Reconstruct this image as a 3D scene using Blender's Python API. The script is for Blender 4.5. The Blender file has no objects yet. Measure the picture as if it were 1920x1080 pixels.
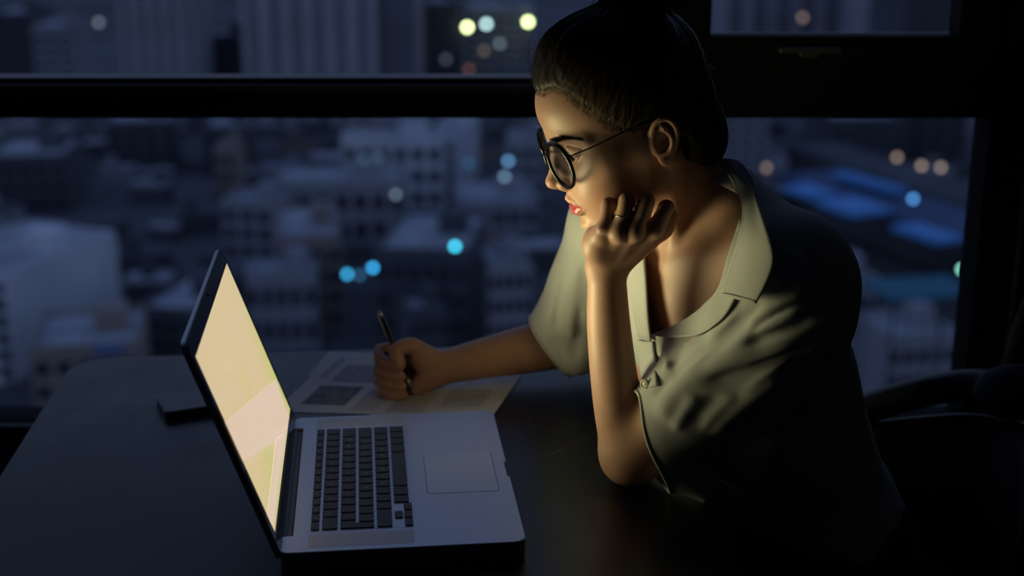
import bpy, bmesh, math, random
import numpy as np
from mathutils import Vector, Matrix

random.seed(7)
rng = np.random.default_rng(7)
C = bpy.context.scene.collection
scn = bpy.context.scene

# ------------------------------------------------------------------ camera
PITCH = math.radians(16.49)
FPX = 2598.0
CAM = np.array([0.0, 0.0, 1.4205])
cam = bpy.data.cameras.new('camera')
camo = bpy.data.objects.new('camera', cam)
C.objects.link(camo)
camo.location = CAM
camo.rotation_euler = (math.radians(90) - PITCH, 0, 0)
cam.sensor_width = 36
cam.lens = FPX * 36 / 1920
cam.clip_start = 0.05
cam.clip_end = 5000
cam.dof.use_dof = True
cam.dof.focus_distance = 1.64
cam.dof.aperture_fstop = (cam.lens / 1000) / 0.0175
scn.camera = camo

# ------------------------------------------------------------------ dusk sky
w = bpy.data.worlds.new('dusk_sky')
scn.world = w
w.use_nodes = True
wn = w.node_tree
wn.nodes.clear()
wo = wn.nodes.new('ShaderNodeOutputWorld')
wb = wn.nodes.new('ShaderNodeBackground')
tc = wn.nodes.new('ShaderNodeTexCoord')
sp = wn.nodes.new('ShaderNodeSeparateXYZ')
cr = wn.nodes.new('ShaderNodeValToRGB')
cr.color_ramp.elements[0].position = 0.0
cr.color_ramp.elements[0].color = (0.16, 0.20, 0.30, 1)
cr.color_ramp.elements[1].position = 1.0
cr.color_ramp.elements[1].color = (0.07, 0.12, 0.28, 1)
e_ = cr.color_ramp.elements.new(0.25)
e_.color = (0.14, 0.185, 0.305, 1)
wn.links.new(tc.outputs['Generated'], sp.inputs[0])
wn.links.new(sp.outputs['Z'], cr.inputs[0])
wn.links.new(cr.outputs[0], wb.inputs[0])
wn.links.new(wb.outputs[0], wo.inputs[0])
wb.inputs[1].default_value = 1.15

scn.view_settings.view_transform = 'Standard'
scn.view_settings.look = 'None'
scn.view_settings.gamma = 1
scn.view_settings.exposure = 0.0
scn.view_settings.use_curve_mapping = False
scn.cycles.use_denoising = True
scn.cycles.max_bounces = 8
scn.cycles.transparent_max_bounces = 12
scn.cycles.sample_clamp_indirect = 3.0
LOBE_N = 9.0
LOBE = (18.2, 17.0, 8.7)      # radiance of the lobe added to the screen, seen square on

# ------------------------------------------------------------------ geometry of the view
SP, CP = math.sin(PITCH), math.cos(PITCH)


def ray(px, py):
    a = (px - 960) / FPX
    b = (540 - py) / FPX
    return np.array([a, CP + b * SP, -SP + b * CP])


def at(px, py, Y):
    d = ray(px, py)
    return CAM + d * (Y / d[1])


def on_z(px, py, z):
    d = ray(px, py)
    return CAM + d * ((z - CAM[2]) / d[2])


# ------------------------------------------------------------------ object helpers
def prop(o, label=None, cat=None, group=None, kind=None):
    if label: o['label'] = label
    if cat: o['category'] = cat
    if group: o['group'] = group
    if kind: o['kind'] = kind
    return o


def empty(name, loc=(0, 0, 0), rz=0, label=None, cat=None, group=None):
    o = bpy.data.objects.new(name, None)
    C.objects.link(o)
    o.location = loc
    o.rotation_euler = (0, 0, rz)
    o.empty_display_size = 0.05
    return prop(o, label, cat, group)


def link(name, me, mat=None, parent=None, smooth=False):
    """A mesh object. Mesh data is given in the parent's space."""
    o = bpy.data.objects.new(name, me)
    C.objects.link(o)
    if mat and not me.materials:
        me.materials.append(mat)
    if parent: o.parent = parent
    if smooth:
        me.polygons.foreach_set('use_smooth', np.ones(len(me.polygons), dtype=bool))
    return o


def mesh_np(name, V, Fq, smooth=True):
    """V (n,3), Fq (m,3) or (m,4) arrays"""
    me = bpy.data.meshes.new(name)
    V = np.asarray(V, dtype=np.float32)
    Fq = np.asarray(Fq, dtype=np.int32)
    n, k = Fq.shape
    me.vertices.add(len(V)); me.vertices.foreach_set('co', V.ravel())
    me.loops.add(n * k); me.loops.foreach_set('vertex_index', Fq.ravel())
    me.polygons.add(n)
    me.polygons.foreach_set('loop_start', np.arange(n, dtype=np.int32) * k)
    me.polygons.foreach_set('loop_total', np.full(n, k, dtype=np.int32))
    me.update(calc_edges=True)
    if smooth: me.polygons.foreach_set('use_smooth', np.ones(n, dtype=bool))
    me.validate()
    return me


class MB:
    """collects shapes, then builds one mesh"""
    def __init__(s): s.bm = bmesh.new()

    def box(s, c, size, rot=None, bev=0, seg=2):
        r = bmesh.ops.create_cube(s.bm, size=1)
        vs = r['verts']
        bmesh.ops.scale(s.bm, vec=size, verts=vs)
        if bev:
            es = list({e for v in vs for e in v.link_edges})
            rr = bmesh.ops.bevel(s.bm, geom=es, offset=bev, segments=seg, affect='EDGES', profile=0.5)
            vs = list({v for f in rr['faces'] for v in f.verts} | {v for v in vs if v.is_valid})
        if rot is not None: bmesh.ops.rotate(s.bm, cent=(0, 0, 0), matrix=rot, verts=vs)
        bmesh.ops.translate(s.bm, vec=c, verts=vs)
        return s

    def prism(s, poly, z0, z1, bev=0):
        """poly: list of (x, y)"""
        vs = [s.bm.verts.new((x, y, z0)) for x, y in poly]
        f = s.bm.faces.new(vs)
        r = bmesh.ops.extrude_face_region(s.bm, geom=[f])
        up = [g for g in r['geom'] if isinstance(g, bmesh.types.BMVert)]
        bmesh.ops.translate(s.bm, vec=(0, 0, z1 - z0), verts=up)
        fs = [g for g in r['geom'] if isinstance(g, bmesh.types.BMFace)]
        if bev:
            es = list({e for ff in fs for e in ff.edges})
            bmesh.ops.bevel(s.bm, geom=es, offset=bev, segments=2, affect='EDGES')
        bmesh.ops.recalc_face_normals(s.bm, faces=s.bm.faces)
        return s

    def tube(s, pts, rad, n=8, cap=True, closed=False):
        pts = [Vector(p) for p in pts]
        m = len(pts)
        if not hasattr(rad, '__len__'): rad = [rad] * m
        rings = []
        up = Vector((0, 0, 1))
        prev = None
        for i, p in enumerate(pts):
            if closed: t = pts[(i + 1) % m] - pts[i - 1]
            else: t = pts[min(i + 1, m - 1)] - pts[max(i - 1, 0)]
            t.normalize()
            if prev is None:
                a = t.cross(up)
                if a.length < 1e-3: a = t.cross(Vector((1, 0, 0)))
            else: a = prev - t * prev.dot(t)
            a.normalize(); prev = a
            b = t.cross(a)
            rings.append([s.bm.verts.new(p + (a * math.cos(2 * math.pi * j / n) + b * math.sin(2 * math.pi * j / n)) * rad[i]) for j in range(n)])
        rr = range(m) if closed else range(m - 1)
        for i in rr:
            A, B = rings[i], rings[(i + 1) % m]
            for j in range(n):
                s.bm.faces.new((A[j], A[(j + 1) % n], B[(j + 1) % n], B[j]))
        if cap and not closed:
            s.bm.faces.new(rings[0][::-1]); s.bm.faces.new(rings[-1])
        return s

    def sphere(s, c, r, seg=16, scale=None):
        q = bmesh.ops.create_uvsphere(s.bm, u_segments=seg, v_segments=max(6, seg // 2), radius=r)
        if scale: bmesh.ops.scale(s.bm, vec=scale, verts=q['verts'])
        bmesh.ops.translate(s.bm, vec=c, verts=q['verts'])
        return s

    def build(s, name, mat, parent=None, smooth=False, M=None):
        if M is not None: bmesh.ops.transform(s.bm, matrix=M, verts=s.bm.verts)
        bmesh.ops.recalc_face_normals(s.bm, faces=s.bm.faces)
        me = bpy.data.meshes.new(name)
        s.bm.to_mesh(me); s.bm.free()
        return link(name, me, mat, parent, smooth)


def round_poly(x0, y0, x1, y1, rads, n=8):
    """rads for corners (x0y0, x1y0, x1y1, x0y1)"""
    out = []
    cs = [(x0, y0, 1, 1, 180), (x1, y0, -1, 1, 270), (x1, y1, -1, -1, 0), (x0, y1, 1, -1, 90)]
    for (x, y, sx, sy, a0), r in zip(cs, rads):
        if r <= 0: out.append((x, y)); continue
        cx, cy = x + sx * r, y + sy * r
        for i in range(n + 1):
            a = math.radians(a0 + 90 * i / n)
            out.append((cx + r * math.cos(a), cy + r * math.sin(a)))
    return out


# ------------------------------------------------------------------ materials
def mat(name, col, rough=0.6, metal=0.0, spec=0.5, coat=0.0, noise=None, bump=None, sheen=0, sss=0, emit=None, estr=0):
    m = bpy.data.materials.new(name)
    m.use_nodes = True
    nt = m.node_tree
    b = nt.nodes['Principled BSDF']
    b.inputs['Base Color'].default_value = (*col, 1)
    b.inputs['Roughness'].default_value = rough
    b.inputs['Metallic'].default_value = metal
    b.inputs['Specular IOR Level'].default_value = spec
    b.inputs['Coat Weight'].default_value = coat
    b.inputs['Coat Roughness'].default_value = 0.08
    if sheen:
        b.inputs['Sheen Weight'].default_value = sheen
        b.inputs['Sheen Roughness'].default_value = 0.4
    if sss:
        b.inputs['Subsurface Weight'].default_value = sss
        b.inputs['Subsurface Radius'].default_value = (1.0, 0.35, 0.2)
        b.inputs['Subsurface Scale'].default_value = 0.006
    tcn = nt.nodes.new('ShaderNodeTexCoord')
    if noise:
        sc, amt = noise
        n = nt.nodes.new('ShaderNodeTexNoise'); n.inputs['Scale'].default_value = sc; n.inputs['Detail'].default_value = 5
        r = nt.nodes.new('ShaderNodeValToRGB')
        r.color_ramp.elements[0].color = (*[c * (1 - amt) for c in col], 1)
        r.color_ramp.elements[1].color = (*[min(1, c * (1 + amt)) for c in col], 1)
        r.color_ramp.elements[0].position = 0.3; r.color_ramp.elements[1].position = 0.7
        nt.links.new(tcn.outputs['Object'], n.inputs['Vector']); nt.links.new(n.outputs['Fac'], r.inputs[0])
        nt.links.new(r.outputs[0], b.inputs['Base Color'])
    if bump:
        sc, st, dist = bump
        n = nt.nodes.new('ShaderNodeTexNoise'); n.inputs['Scale'].default_value = sc; n.inputs['Detail'].default_value = 4
        bp = nt.nodes.new('ShaderNodeBump'); bp.inputs['Strength'].default_value = st; bp.inputs['Distance'].default_value = dist
        nt.links.new(tcn.outputs['Object'], n.inputs['Vector']); nt.links.new(n.outputs['Fac'], bp.inputs['Height'])
        nt.links.new(bp.outputs[0], b.inputs['Normal'])
    if emit:
        b.inputs['Emission Color'].default_value = (*emit, 1)
        b.inputs['Emission Strength'].default_value = estr
    return m


def thin_glass(name, tint=(1, 1, 1), ior=1.45, rough=0.0):
    m = bpy.data.materials.new(name)
    m.use_nodes = True
    nt = m.node_tree
    nt.nodes.remove(nt.nodes['Principled BSDF'])
    out = nt.nodes['Material Output']
    tr = nt.nodes.new('ShaderNodeBsdfTransparent'); tr.inputs[0].default_value = (*tint, 1)
    gl = nt.nodes.new('ShaderNodeBsdfGlossy'); gl.inputs['Roughness'].default_value = rough
    fr = nt.nodes.new('ShaderNodeFresnel'); fr.inputs[0].default_value = ior
    mx = nt.nodes.new('ShaderNodeMixShader')
    nt.links.new(fr.outputs[0], mx.inputs[0]); nt.links.new(tr.outputs[0], mx.inputs[1]); nt.links.new(gl.outputs[0], mx.inputs[2])
    nt.links.new(mx.outputs[0], out.inputs[0])
    return m


M_wall = mat('painted_wall', (0.26, 0.26, 0.28), 0.8, bump=(60, 0.2, 0.001))
M_ceil = mat('ceiling_paint', (0.45, 0.45, 0.47), 0.9)
M_floor = mat('dark_floor', (0.07, 0.06, 0.055), 0.5, noise=(3, 0.3))
M_frame = mat('black_window_aluminium', (0.010, 0.010, 0.012), 0.75, spec=0.08)
M_bead = mat('grey_window_bead', (0.06, 0.06, 0.068), 0.6, spec=0.2)
M_handle = mat('dull_metal_handle', (0.10, 0.10, 0.10), 0.4, metal=0.5)
M_glass = thin_glass('window_glass', (0.93, 0.95, 0.97), 1.08)
M_alu = mat('laptop_aluminium', (0.47, 0.50, 0.56), 0.42, metal=0.75, bump=(900, 0.05, 0.0002))
M_blackp = mat('black_plastic', (0.012, 0.012, 0.013), 0.45)
M_key = mat('key_plastic', (0.018, 0.018, 0.022), 0.55)
M_bezel = mat('glossy_bezel', (0.01, 0.01, 0.012), 0.12)
M_legend = mat('key_legend', (0.35, 0.36, 0.38), 0.6)
M_gap = mat('trackpad_seam', (0.05, 0.05, 0.06), 0.7)
M_pad = mat('trackpad_glass', (0.46, 0.51, 0.60), 0.38, metal=0.5)
M_paper = mat('white_paper', (0.72, 0.73, 0.74), 0.75, bump=(150, 0.1, 0.0003))
M_ink = mat('printed_ink', (0.14, 0.14, 0.16), 0.8)
M_inkg = mat('printed_grey_picture', (0.2, 0.21, 0.22), 0.8, noise=(60, 0.4))
M_inkl = mat('printed_light_tint', (0.42, 0.43, 0.45), 0.8, noise=(90, 0.2))
M_phone = mat('phone_black', (0.008, 0.008, 0.01), 0.35)
M_rim = mat('phone_rim', (0.12, 0.12, 0.13), 0.35, metal=0.8)
M_pen = mat('pen_lacquer', (0.02, 0.02, 0.022), 0.25)
M_penm = mat('pen_metal', (0.5, 0.5, 0.5), 0.25, metal=1.0)
M_chair = mat('black_chair_leather', (0.010, 0.010, 0.012), 0.55, bump=(200, 0.2, 0.0005))
M_chairw = mat('dark_upholstery', (0.022, 0.022, 0.026), 0.85, bump=(300, 0.3, 0.0008))
M_vein = mat('marble_vein', (0.11, 0.11, 0.115), 0.4)
M_frameg = mat('glasses_acetate', (0.006, 0.006, 0.007), 0.18)
M_wire = mat('glasses_wire', (0.05, 0.05, 0.05), 0.3, metal=1.0)
M_lens = thin_glass('lens_glass', (0.50, 0.54, 0.62), 1.5)
M_clear = thin_glass('clear_silicone', (0.9, 0.92, 0.94))
M_ring = mat('silver_ring', (0.7, 0.68, 0.62), 0.2, metal=1.0)


def table_material():
    m = mat('dark_marble_laminate', (0.008, 0.009, 0.012), 0.3, spec=0.3)
    nt = m.node_tree; b = nt.nodes['Principled BSDF']
    tcn = nt.nodes.new('ShaderNodeTexCoord')
    n1 = nt.nodes.new('ShaderNodeTexNoise'); n1.inputs['Scale'].default_value = 2.2; n1.inputs['Detail'].default_value = 5
    n1.inputs['Distortion'].default_value = 0.6
    s = nt.nodes.new('ShaderNodeMath'); s.operation = 'SUBTRACT'; s.inputs[1].default_value = 0.5
    a = nt.nodes.new('ShaderNodeMath'); a.operation = 'ABSOLUTE'
    r = nt.nodes.new('ShaderNodeValToRGB')
    r.color_ramp.elements[0].position = 0.0; r.color_ramp.elements[0].color = (0.085, 0.085, 0.09, 1)
    r.color_ramp.elements[1].position = 0.004; r.color_ramp.elements[1].color = (0.008, 0.009, 0.012, 1)
    n2 = nt.nodes.new('ShaderNodeTexNoise'); n2.inputs['Scale'].default_value = 5.0
    r2 = nt.nodes.new('ShaderNodeValToRGB'); r2.color_ramp.elements[0].position = 0.52; r2.color_ramp.elements[1].position = 0.66
    mx = nt.nodes.new('ShaderNodeMixRGB'); mx.inputs[1].default_value = (0.008, 0.009, 0.012, 1)
    nt.links.new(tcn.outputs['Object'], n1.inputs['Vector']); nt.links.new(tcn.outputs['Object'], n2.inputs['Vector'])
    nt.links.new(n1.outputs['Fac'], s.inputs[0]); nt.links.new(s.outputs[0], a.inputs[0]); nt.links.new(a.outputs[0], r.inputs[0])
    nt.links.new(n2.outputs['Fac'], r2.inputs[0]); nt.links.new(r2.outputs[0], mx.inputs[0]); nt.links.new(r.outputs[0], mx.inputs[2])
    nt.links.new(mx.outputs[0], b.inputs['Base Color'])
    nr = nt.nodes.new('ShaderNodeTexNoise'); nr.inputs['Scale'].default_value = 14; nr.inputs['Detail'].default_value = 6
    mr = nt.nodes.new('ShaderNodeMapRange'); mr.inputs[3].default_value = 0.26; mr.inputs[4].default_value = 0.42
    nt.links.new(tcn.outputs['Object'], nr.inputs['Vector']); nt.links.new(nr.outputs['Fac'], mr.inputs[0])
    nt.links.new(mr.outputs[0], b.inputs['Roughness'])
    return m


M_table = table_material()


def screen_material(name='lcd_screen', ca=(0.68, 0.53, 0.31, 1), cb=(0.56, 0.55, 0.18, 1)):
    """An LCD showing a soft cream and yellow picture. A strong square-on lobe is added to light the figure: there it is much
    brighter and a little greener than from the side. A glossy cover glass lies over it."""
    m = bpy.data.materials.new(name); m.use_nodes = True
    nt = m.node_tree; b = nt.nodes['Principled BSDF']
    b.inputs['Base Color'].default_value = (0.01, 0.01, 0.01, 1)
    b.inputs['Roughness'].default_value = 0.05
    tcn = nt.nodes.new('ShaderNodeTexCoord')
    n = nt.nodes.new('ShaderNodeTexNoise'); n.inputs['Scale'].default_value = 5.0; n.inputs['Detail'].default_value = 1.0
    mp = nt.nodes.new('ShaderNodeMapping'); mp.inputs['Location'].default_value = (0.35, 0.2, 0.0)
    r = nt.nodes.new('ShaderNodeValToRGB')
    r.color_ramp.elements[0].position = 0.40; r.color_ramp.elements[0].color = ca
    r.color_ramp.elements[1].position = 0.62; r.color_ramp.elements[1].color = cb
    nt.links.new(tcn.outputs['Object'], mp.inputs[0]); nt.links.new(mp.outputs[0], n.inputs['Vector'])
    nt.links.new(n.outputs['Fac'], r.inputs[0])
    lw = nt.nodes.new('ShaderNodeLayerWeight'); lw.inputs[0].default_value = 0.5   # facing: 0 square on .. 1 grazing
    om = nt.nodes.new('ShaderNodeMath'); om.operation = 'SUBTRACT'; om.inputs[0].default_value = 1.0
    pw = nt.nodes.new('ShaderNodeMath'); pw.operation = 'POWER'; pw.inputs[1].default_value = LOBE_N
    sc_ = nt.nodes.new('ShaderNodeMixRGB'); sc_.blend_type = 'MULTIPLY'; sc_.inputs[0].default_value = 1
    sc_.inputs[2].default_value = (LOBE[0], LOBE[1], LOBE[2], 1)
    ad = nt.nodes.new('ShaderNodeMixRGB'); ad.blend_type = 'ADD'; ad.inputs[0].default_value = 1
    nt.links.new(lw.outputs['Facing'], om.inputs[1]); nt.links.new(om.outputs[0], pw.inputs[0])
    # the added lobe is weighted to the far side, so its light comes more sideways
    sx = nt.nodes.new('ShaderNodeSeparateXYZ'); nt.links.new(tcn.outputs['Object'], sx.inputs[0])
    mr = nt.nodes.new('ShaderNodeMapRange'); mr.inputs[1].default_value = 0.0; mr.inputs[2].default_value = 0.364
    mr.inputs[3].default_value = -0.35; mr.inputs[4].default_value = 2.35; mx0 = nt.nodes.new('ShaderNodeMath'); mx0.operation = 'MAXIMUM'; mx0.inputs[1].default_value = 0.0
    pm = nt.nodes.new('ShaderNodeMath'); pm.operation = 'MULTIPLY'
    nt.links.new(sx.outputs['Y'], mr.inputs[0]); nt.links.new(mr.outputs[0], mx0.inputs[0]); nt.links.new(mx0.outputs[0], pm.inputs[0]); nt.links.new(pw.outputs[0], pm.inputs[1])
    nt.links.new(pm.outputs[0], sc_.inputs[1])
    bs = nt.nodes.new('ShaderNodeMapRange'); bs.inputs[1].default_value = 0.4; bs.inputs[2].default_value = 0.78; bs.inputs[3].default_value = 0.2; bs.inputs[4].default_value = 1.0
    bm = nt.nodes.new('ShaderNodeMixRGB'); bm.blend_type = 'MULTIPLY'; bm.inputs[0].default_value = 1
    nt.links.new(lw.outputs['Facing'], bs.inputs[0]); nt.links.new(r.outputs[0], bm.inputs[1]); nt.links.new(bs.outputs[0], bm.inputs[2])
    nt.links.new(bm.outputs[0], ad.inputs[1]); nt.links.new(sc_.outputs[0], ad.inputs[2])
    nt.links.new(ad.outputs[0], b.inputs['Emission Color'])
    b.inputs['Emission Strength'].default_value = 1.0
    return m


M_screen = screen_material()
M_reflection = screen_material('lcd_painted_reflection', (0.72, 0.55, 0.42, 1), (0.70, 0.56, 0.40, 1))


def emission(name, col, st):
    m = bpy.data.materials.new(name); m.use_nodes = True
    nt = m.node_tree
    b = nt.nodes['Principled BSDF']
    b.inputs['Base Color'].default_value = (0.02, 0.02, 0.02, 1)
    b.inputs['Emission Color'].default_value = (*col, 1)
    b.inputs['Emission Strength'].default_value = st
    return m

# ================================================================== THE ROOM
YW = 2.24           # window plane
KW = YW / 2.15
def kz(z): return CAM[2] - (CAM[2] - z) * KW
def struct(name, mb, m, **k):
    o = mb.build(name, m, **k); o['kind'] = 'structure'; return o

RX0, RX1, RY0, RZ1 = -2.6, 2.2, -2.2, 2.75
struct('floor', MB().box(((RX0 + RX1) / 2, (RY0 + YW) / 2, -0.05), (RX1 - RX0 + .3, YW - RY0 + .4, 0.1)), M_floor)
struct('ceiling', MB().box(((RX0 + RX1) / 2, (RY0 + YW) / 2, RZ1 + .05), (RX1 - RX0 + .3, YW - RY0 + .4, 0.1)), M_ceil)
struct('wall_left', MB().box((RX0 - .06, (RY0 + YW) / 2, RZ1 / 2), (.12, YW - RY0 + .4, RZ1)), M_wall)
struct('wall_right', MB().box((RX1 + .06, (RY0 + YW) / 2, RZ1 / 2), (.12, YW - RY0 + .4, RZ1)), M_wall)
struct('wall_back', MB().box(((RX0 + RX1) / 2, RY0 - .06, RZ1 / 2), (RX1 - RX0, .12, RZ1)), M_wall)
Z_B = kz(0.567)          # bottom of the glass
Z_T0, Z_T1 = kz(1.066), kz(1.122)
Z_T2 = kz(1.118)
Z_R1 = kz(1.192)         # top of the right casement's lower rail
Z_TOP = 2.5
X_M0, X_M1 = 0.205 * KW, 0.291 * KW
X_R0, X_R1 = 0.671 * KW, 0.734 * KW
# wall under, over and beside the window
o = struct('wall_window', MB().box((-.3, YW + .05, (Z_B - .045) / 2), (4.9, .1, Z_B - .045))
       .box((-.3, YW + .05, (Z_TOP + .05 + RZ1) / 2), (4.9, .1, RZ1 - Z_TOP - .05))
       .box(((.84 + RX1) / 2, YW + .05, 1.54), (RX1 - .84, .1, 2.05)), M_wall)
# left fixed window
w1 = empty('window_1', (0, 0, 0)); w1['kind'] = 'structure'
XL = RX0
f = MB()
f.box(((XL + X_M0) / 2, YW, Z_B - .022), (X_M0 - XL, .07, .045), bev=.003)
f.build('bottom_rail', M_frame, w1)
MB().box(((XL + X_M0) / 2, YW - .045, Z_B - .012), (X_M0 - XL, .025, .02), bev=.002).build('sill_bead', M_bead, w1)
MB().box(((XL + X_M0) / 2, YW, (Z_T0 + Z_T1) / 2 - .003), (X_M0 - XL, .07, Z_T1 - Z_T0 - .006), bev=.003).build('transom', M_frame, w1)
MB().box(((XL + X_M0) / 2, YW - .041, Z_T1 - .010), (X_M0 - XL, .014, .013), bev=.002).build('glazing_bead', M_bead, w1)
MB().box(((XL + X_M0) / 2, YW, Z_T1 + .001), (X_M0 - XL, .05, .008)).build('glazing_gasket', M_blackp, w1)
MB().box(((XL + X_M0) / 2, YW, Z_TOP + .025), (X_M0 - XL, .07, .05)).build('top_rail', M_frame, w1)
MB().box(((XL + X_M0) / 2, YW + .005, (Z_B + Z_T0) / 2), (X_M0 - XL, .006, Z_T0 - Z_B)).build('lower_pane', M_glass, w1)
MB().box(((XL + X_M0) / 2, YW + .005, (Z_T1 + Z_TOP) / 2), (X_M0 - XL, .006, Z_TOP - Z_T1)).build('upper_pane', M_glass, w1)
MB().box(((X_M0 + X_M1) / 2, YW - .005, (Z_B + Z_TOP) / 2), (X_M1 - X_M0, .09, Z_TOP - Z_B + .09), bev=.003).build('mullion', M_frame, w1)
# right window: fixed pane below, opening casement above
w2 = empty('window_2', (0, 0, 0)); w2['kind'] = 'structure'
MB().box(((X_M1 + X_R1) / 2, YW, Z_B - .022), (X_R1 - X_M1 + .1, .07, .045), bev=.003).build('bottom_rail', M_frame, w2)
MB().box(((X_M1 + X_R1) / 2, YW, (Z_T0 + Z_T1) / 2), (X_R1 - X_M1, .07, Z_T1 - Z_T0), bev=.003).build('transom', M_frame, w2)
MB().box(((X_R1 + .85) / 2, YW, (Z_B + Z_TOP) / 2), (.85 - X_R1, .08, Z_TOP - Z_B + .09), bev=.004).build('jamb', M_frame, w2)
MB().box((.83, YW - .046, (Z_B + Z_TOP) / 2), (.006, .012, Z_TOP - Z_B), bev=.002).build('jamb_bead', M_bead, w2)
cs = MB()
cs.box(((X_M1 + X_R1) / 2, YW - .02, (Z_T1 + Z_R1) / 2), (X_R1 - X_M1, .06, Z_R1 - Z_T1), bev=.004)
cs.box(((X_R0 + X_R1) / 2, YW - .02, (Z_R1 + Z_TOP) / 2), (X_R1 - X_R0, .06, Z_TOP - Z_R1), bev=.004)
cs.box((X_M1 + .004, YW - .02, (Z_R1 + Z_TOP) / 2), (.008, .06, Z_TOP - Z_R1), bev=.002)
cs.box(((X_M1 + X_R1) / 2, YW - .02, Z_TOP + .02), (X_R1 - X_M1, .06, .04), bev=.004)
c2 = cs.build('casement_frame', M_frame, w2)
hx = (at(1445, 86, YW)[0] + at(1565, 86, YW)[0]) / 2; hz = at(1500, 86, YW)[2]
hn = MB(); hn.box((hx, YW - .058, hz), (.098, .012, .009), bev=.003); hn.box((hx, YW - .052, hz - .004), (.03, .01, .016), bev=.002)
hn.build('casement_handle', M_handle, c2)
MB().box(((X_M1 + X_R0) / 2, YW + .005, (Z_R1 + Z_TOP) / 2), (X_R0 - X_M1, .006, Z_TOP - Z_R1)).build('upper_pane', M_glass, w2)
MB().box(((X_M1 + X_R1) / 2, YW + .005, (Z_B + Z_T0) / 2), (X_R1 - X_M1, .006, Z_T0 - Z_B)).build('lower_pane', M_glass, w2)

# ================================================================== THE CITY BELOW
G = -68.0
M_ground = mat('city_ground', (0.07, 0.072, 0.08), 0.95, noise=(0.02, 0.5))
MC = {
    'white': mat('pale_concrete', (0.62, 0.63, 0.68), 0.9, noise=(0.08, 0.15)),
    'tower': mat('tower_concrete', (0.44, 0.43, 0.47), 0.9, noise=(0.05, 0.15)),
    'grey': mat('grey_render', (0.31, 0.31, 0.345), 0.9, noise=(0.06, 0.2)),
    'dark': mat('dark_render', (0.075, 0.08, 0.095), 0.9, noise=(0.06, 0.3)),
    'warm': mat('brownish_render', (0.27, 0.22, 0.20), 0.9, noise=(0.06, 0.2)),
    'blue': mat('blue_steel_roof', (0.025, 0.065, 0.16), 0.6),
    'skyl': mat('blue_skylight_glow', (0.10, 0.33, 0.72), 0.6),  # lit skylights, their glow put into the colour
    'teal': mat('teal_awning', (0.01, 0.14, 0.20), 0.7),
    'glass': mat('far_window_glass', (0.03, 0.035, 0.05), 0.25),
    'roof': mat('flat_roof_screed', (0.36, 0.36, 0.39), 0.95, noise=(0.1, 0.3)),
    'tree': mat('dark_foliage', (0.02, 0.03, 0.022), 1.0),
    'road': mat('asphalt', (0.06, 0.062, 0.07), 0.9),
}
MB().box((0, 1400, G - 1), (3600, 3000, 2)).build('ground_city', M_ground)['kind'] = 'structure'


def on_ground(px, py): return on_z(px, py, G)


BOXES = []      # footprints (cx, cy, half w, half d, yaw, height above ground)
def corners(b):
    cx, cy, hw, hd_, yw, h = b; c, s_ = math.cos(yw), math.sin(yw)
    return np.array([(cx + x * c - y * s_, cy + x * s_ + y * c) for x, y in ((-hw, -hd_), (hw, -hd_), (hw, hd_), (-hw, hd_))])
def hits(b, pad=.5):
    A = corners((b[0], b[1], b[2] + pad, b[3] + pad, b[4], 0))
    for o_ in BOXES:
        B = corners(o_); sep = False
        for yw in (b[4], o_[4]):
            for ax in (np.array([math.cos(yw), math.sin(yw)]), np.array([-math.sin(yw), math.cos(yw)])):
                a, c = A @ ax, B @ ax
                if a.max() < c.min() or c.max() < a.min(): sep = True
        if not sep: return o_
    return None
def fit(x, y, W, deep, yaw, H):
    """shrink or nudge a footprint (front centre x, y) until it stands free"""
    for dy in (0, 4, -4, 9, -9, 15, -15, 22, -22):
        for k in (1, .75, .55, .4):
            for kw in (1, .85, .7):
                d = deep * k; w_ = W * kw
                b = (x - math.sin(yaw) * d / 2, y + dy + math.cos(yaw) * d / 2, w_ / 2, d / 2, yaw, H)
                if hits(b) is None: return b, w_, d, y + dy
    return None
def blocked(p):
    """is the sight line from the camera to p cut by a building, or p's mast inside one"""
    for b in BOXES:
        c, s_ = math.cos(b[4]), math.sin(b[4])
        t = np.linspace(.3, 1, 240)[:, None]; q = CAM + (p - CAM) * t
        dx, dy = q[:, 0] - b[0], q[:, 1] - b[1]
        u, v = dx * c + dy * s_, -dx * s_ + dy * c
        m = (np.abs(u) < b[2] + 1.5) & (np.abs(v) < b[3] + 1.5)
        if m[-1] or (m & (q[:, 2] < G + b[5] + 3)).any(): return True
    return False


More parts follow.
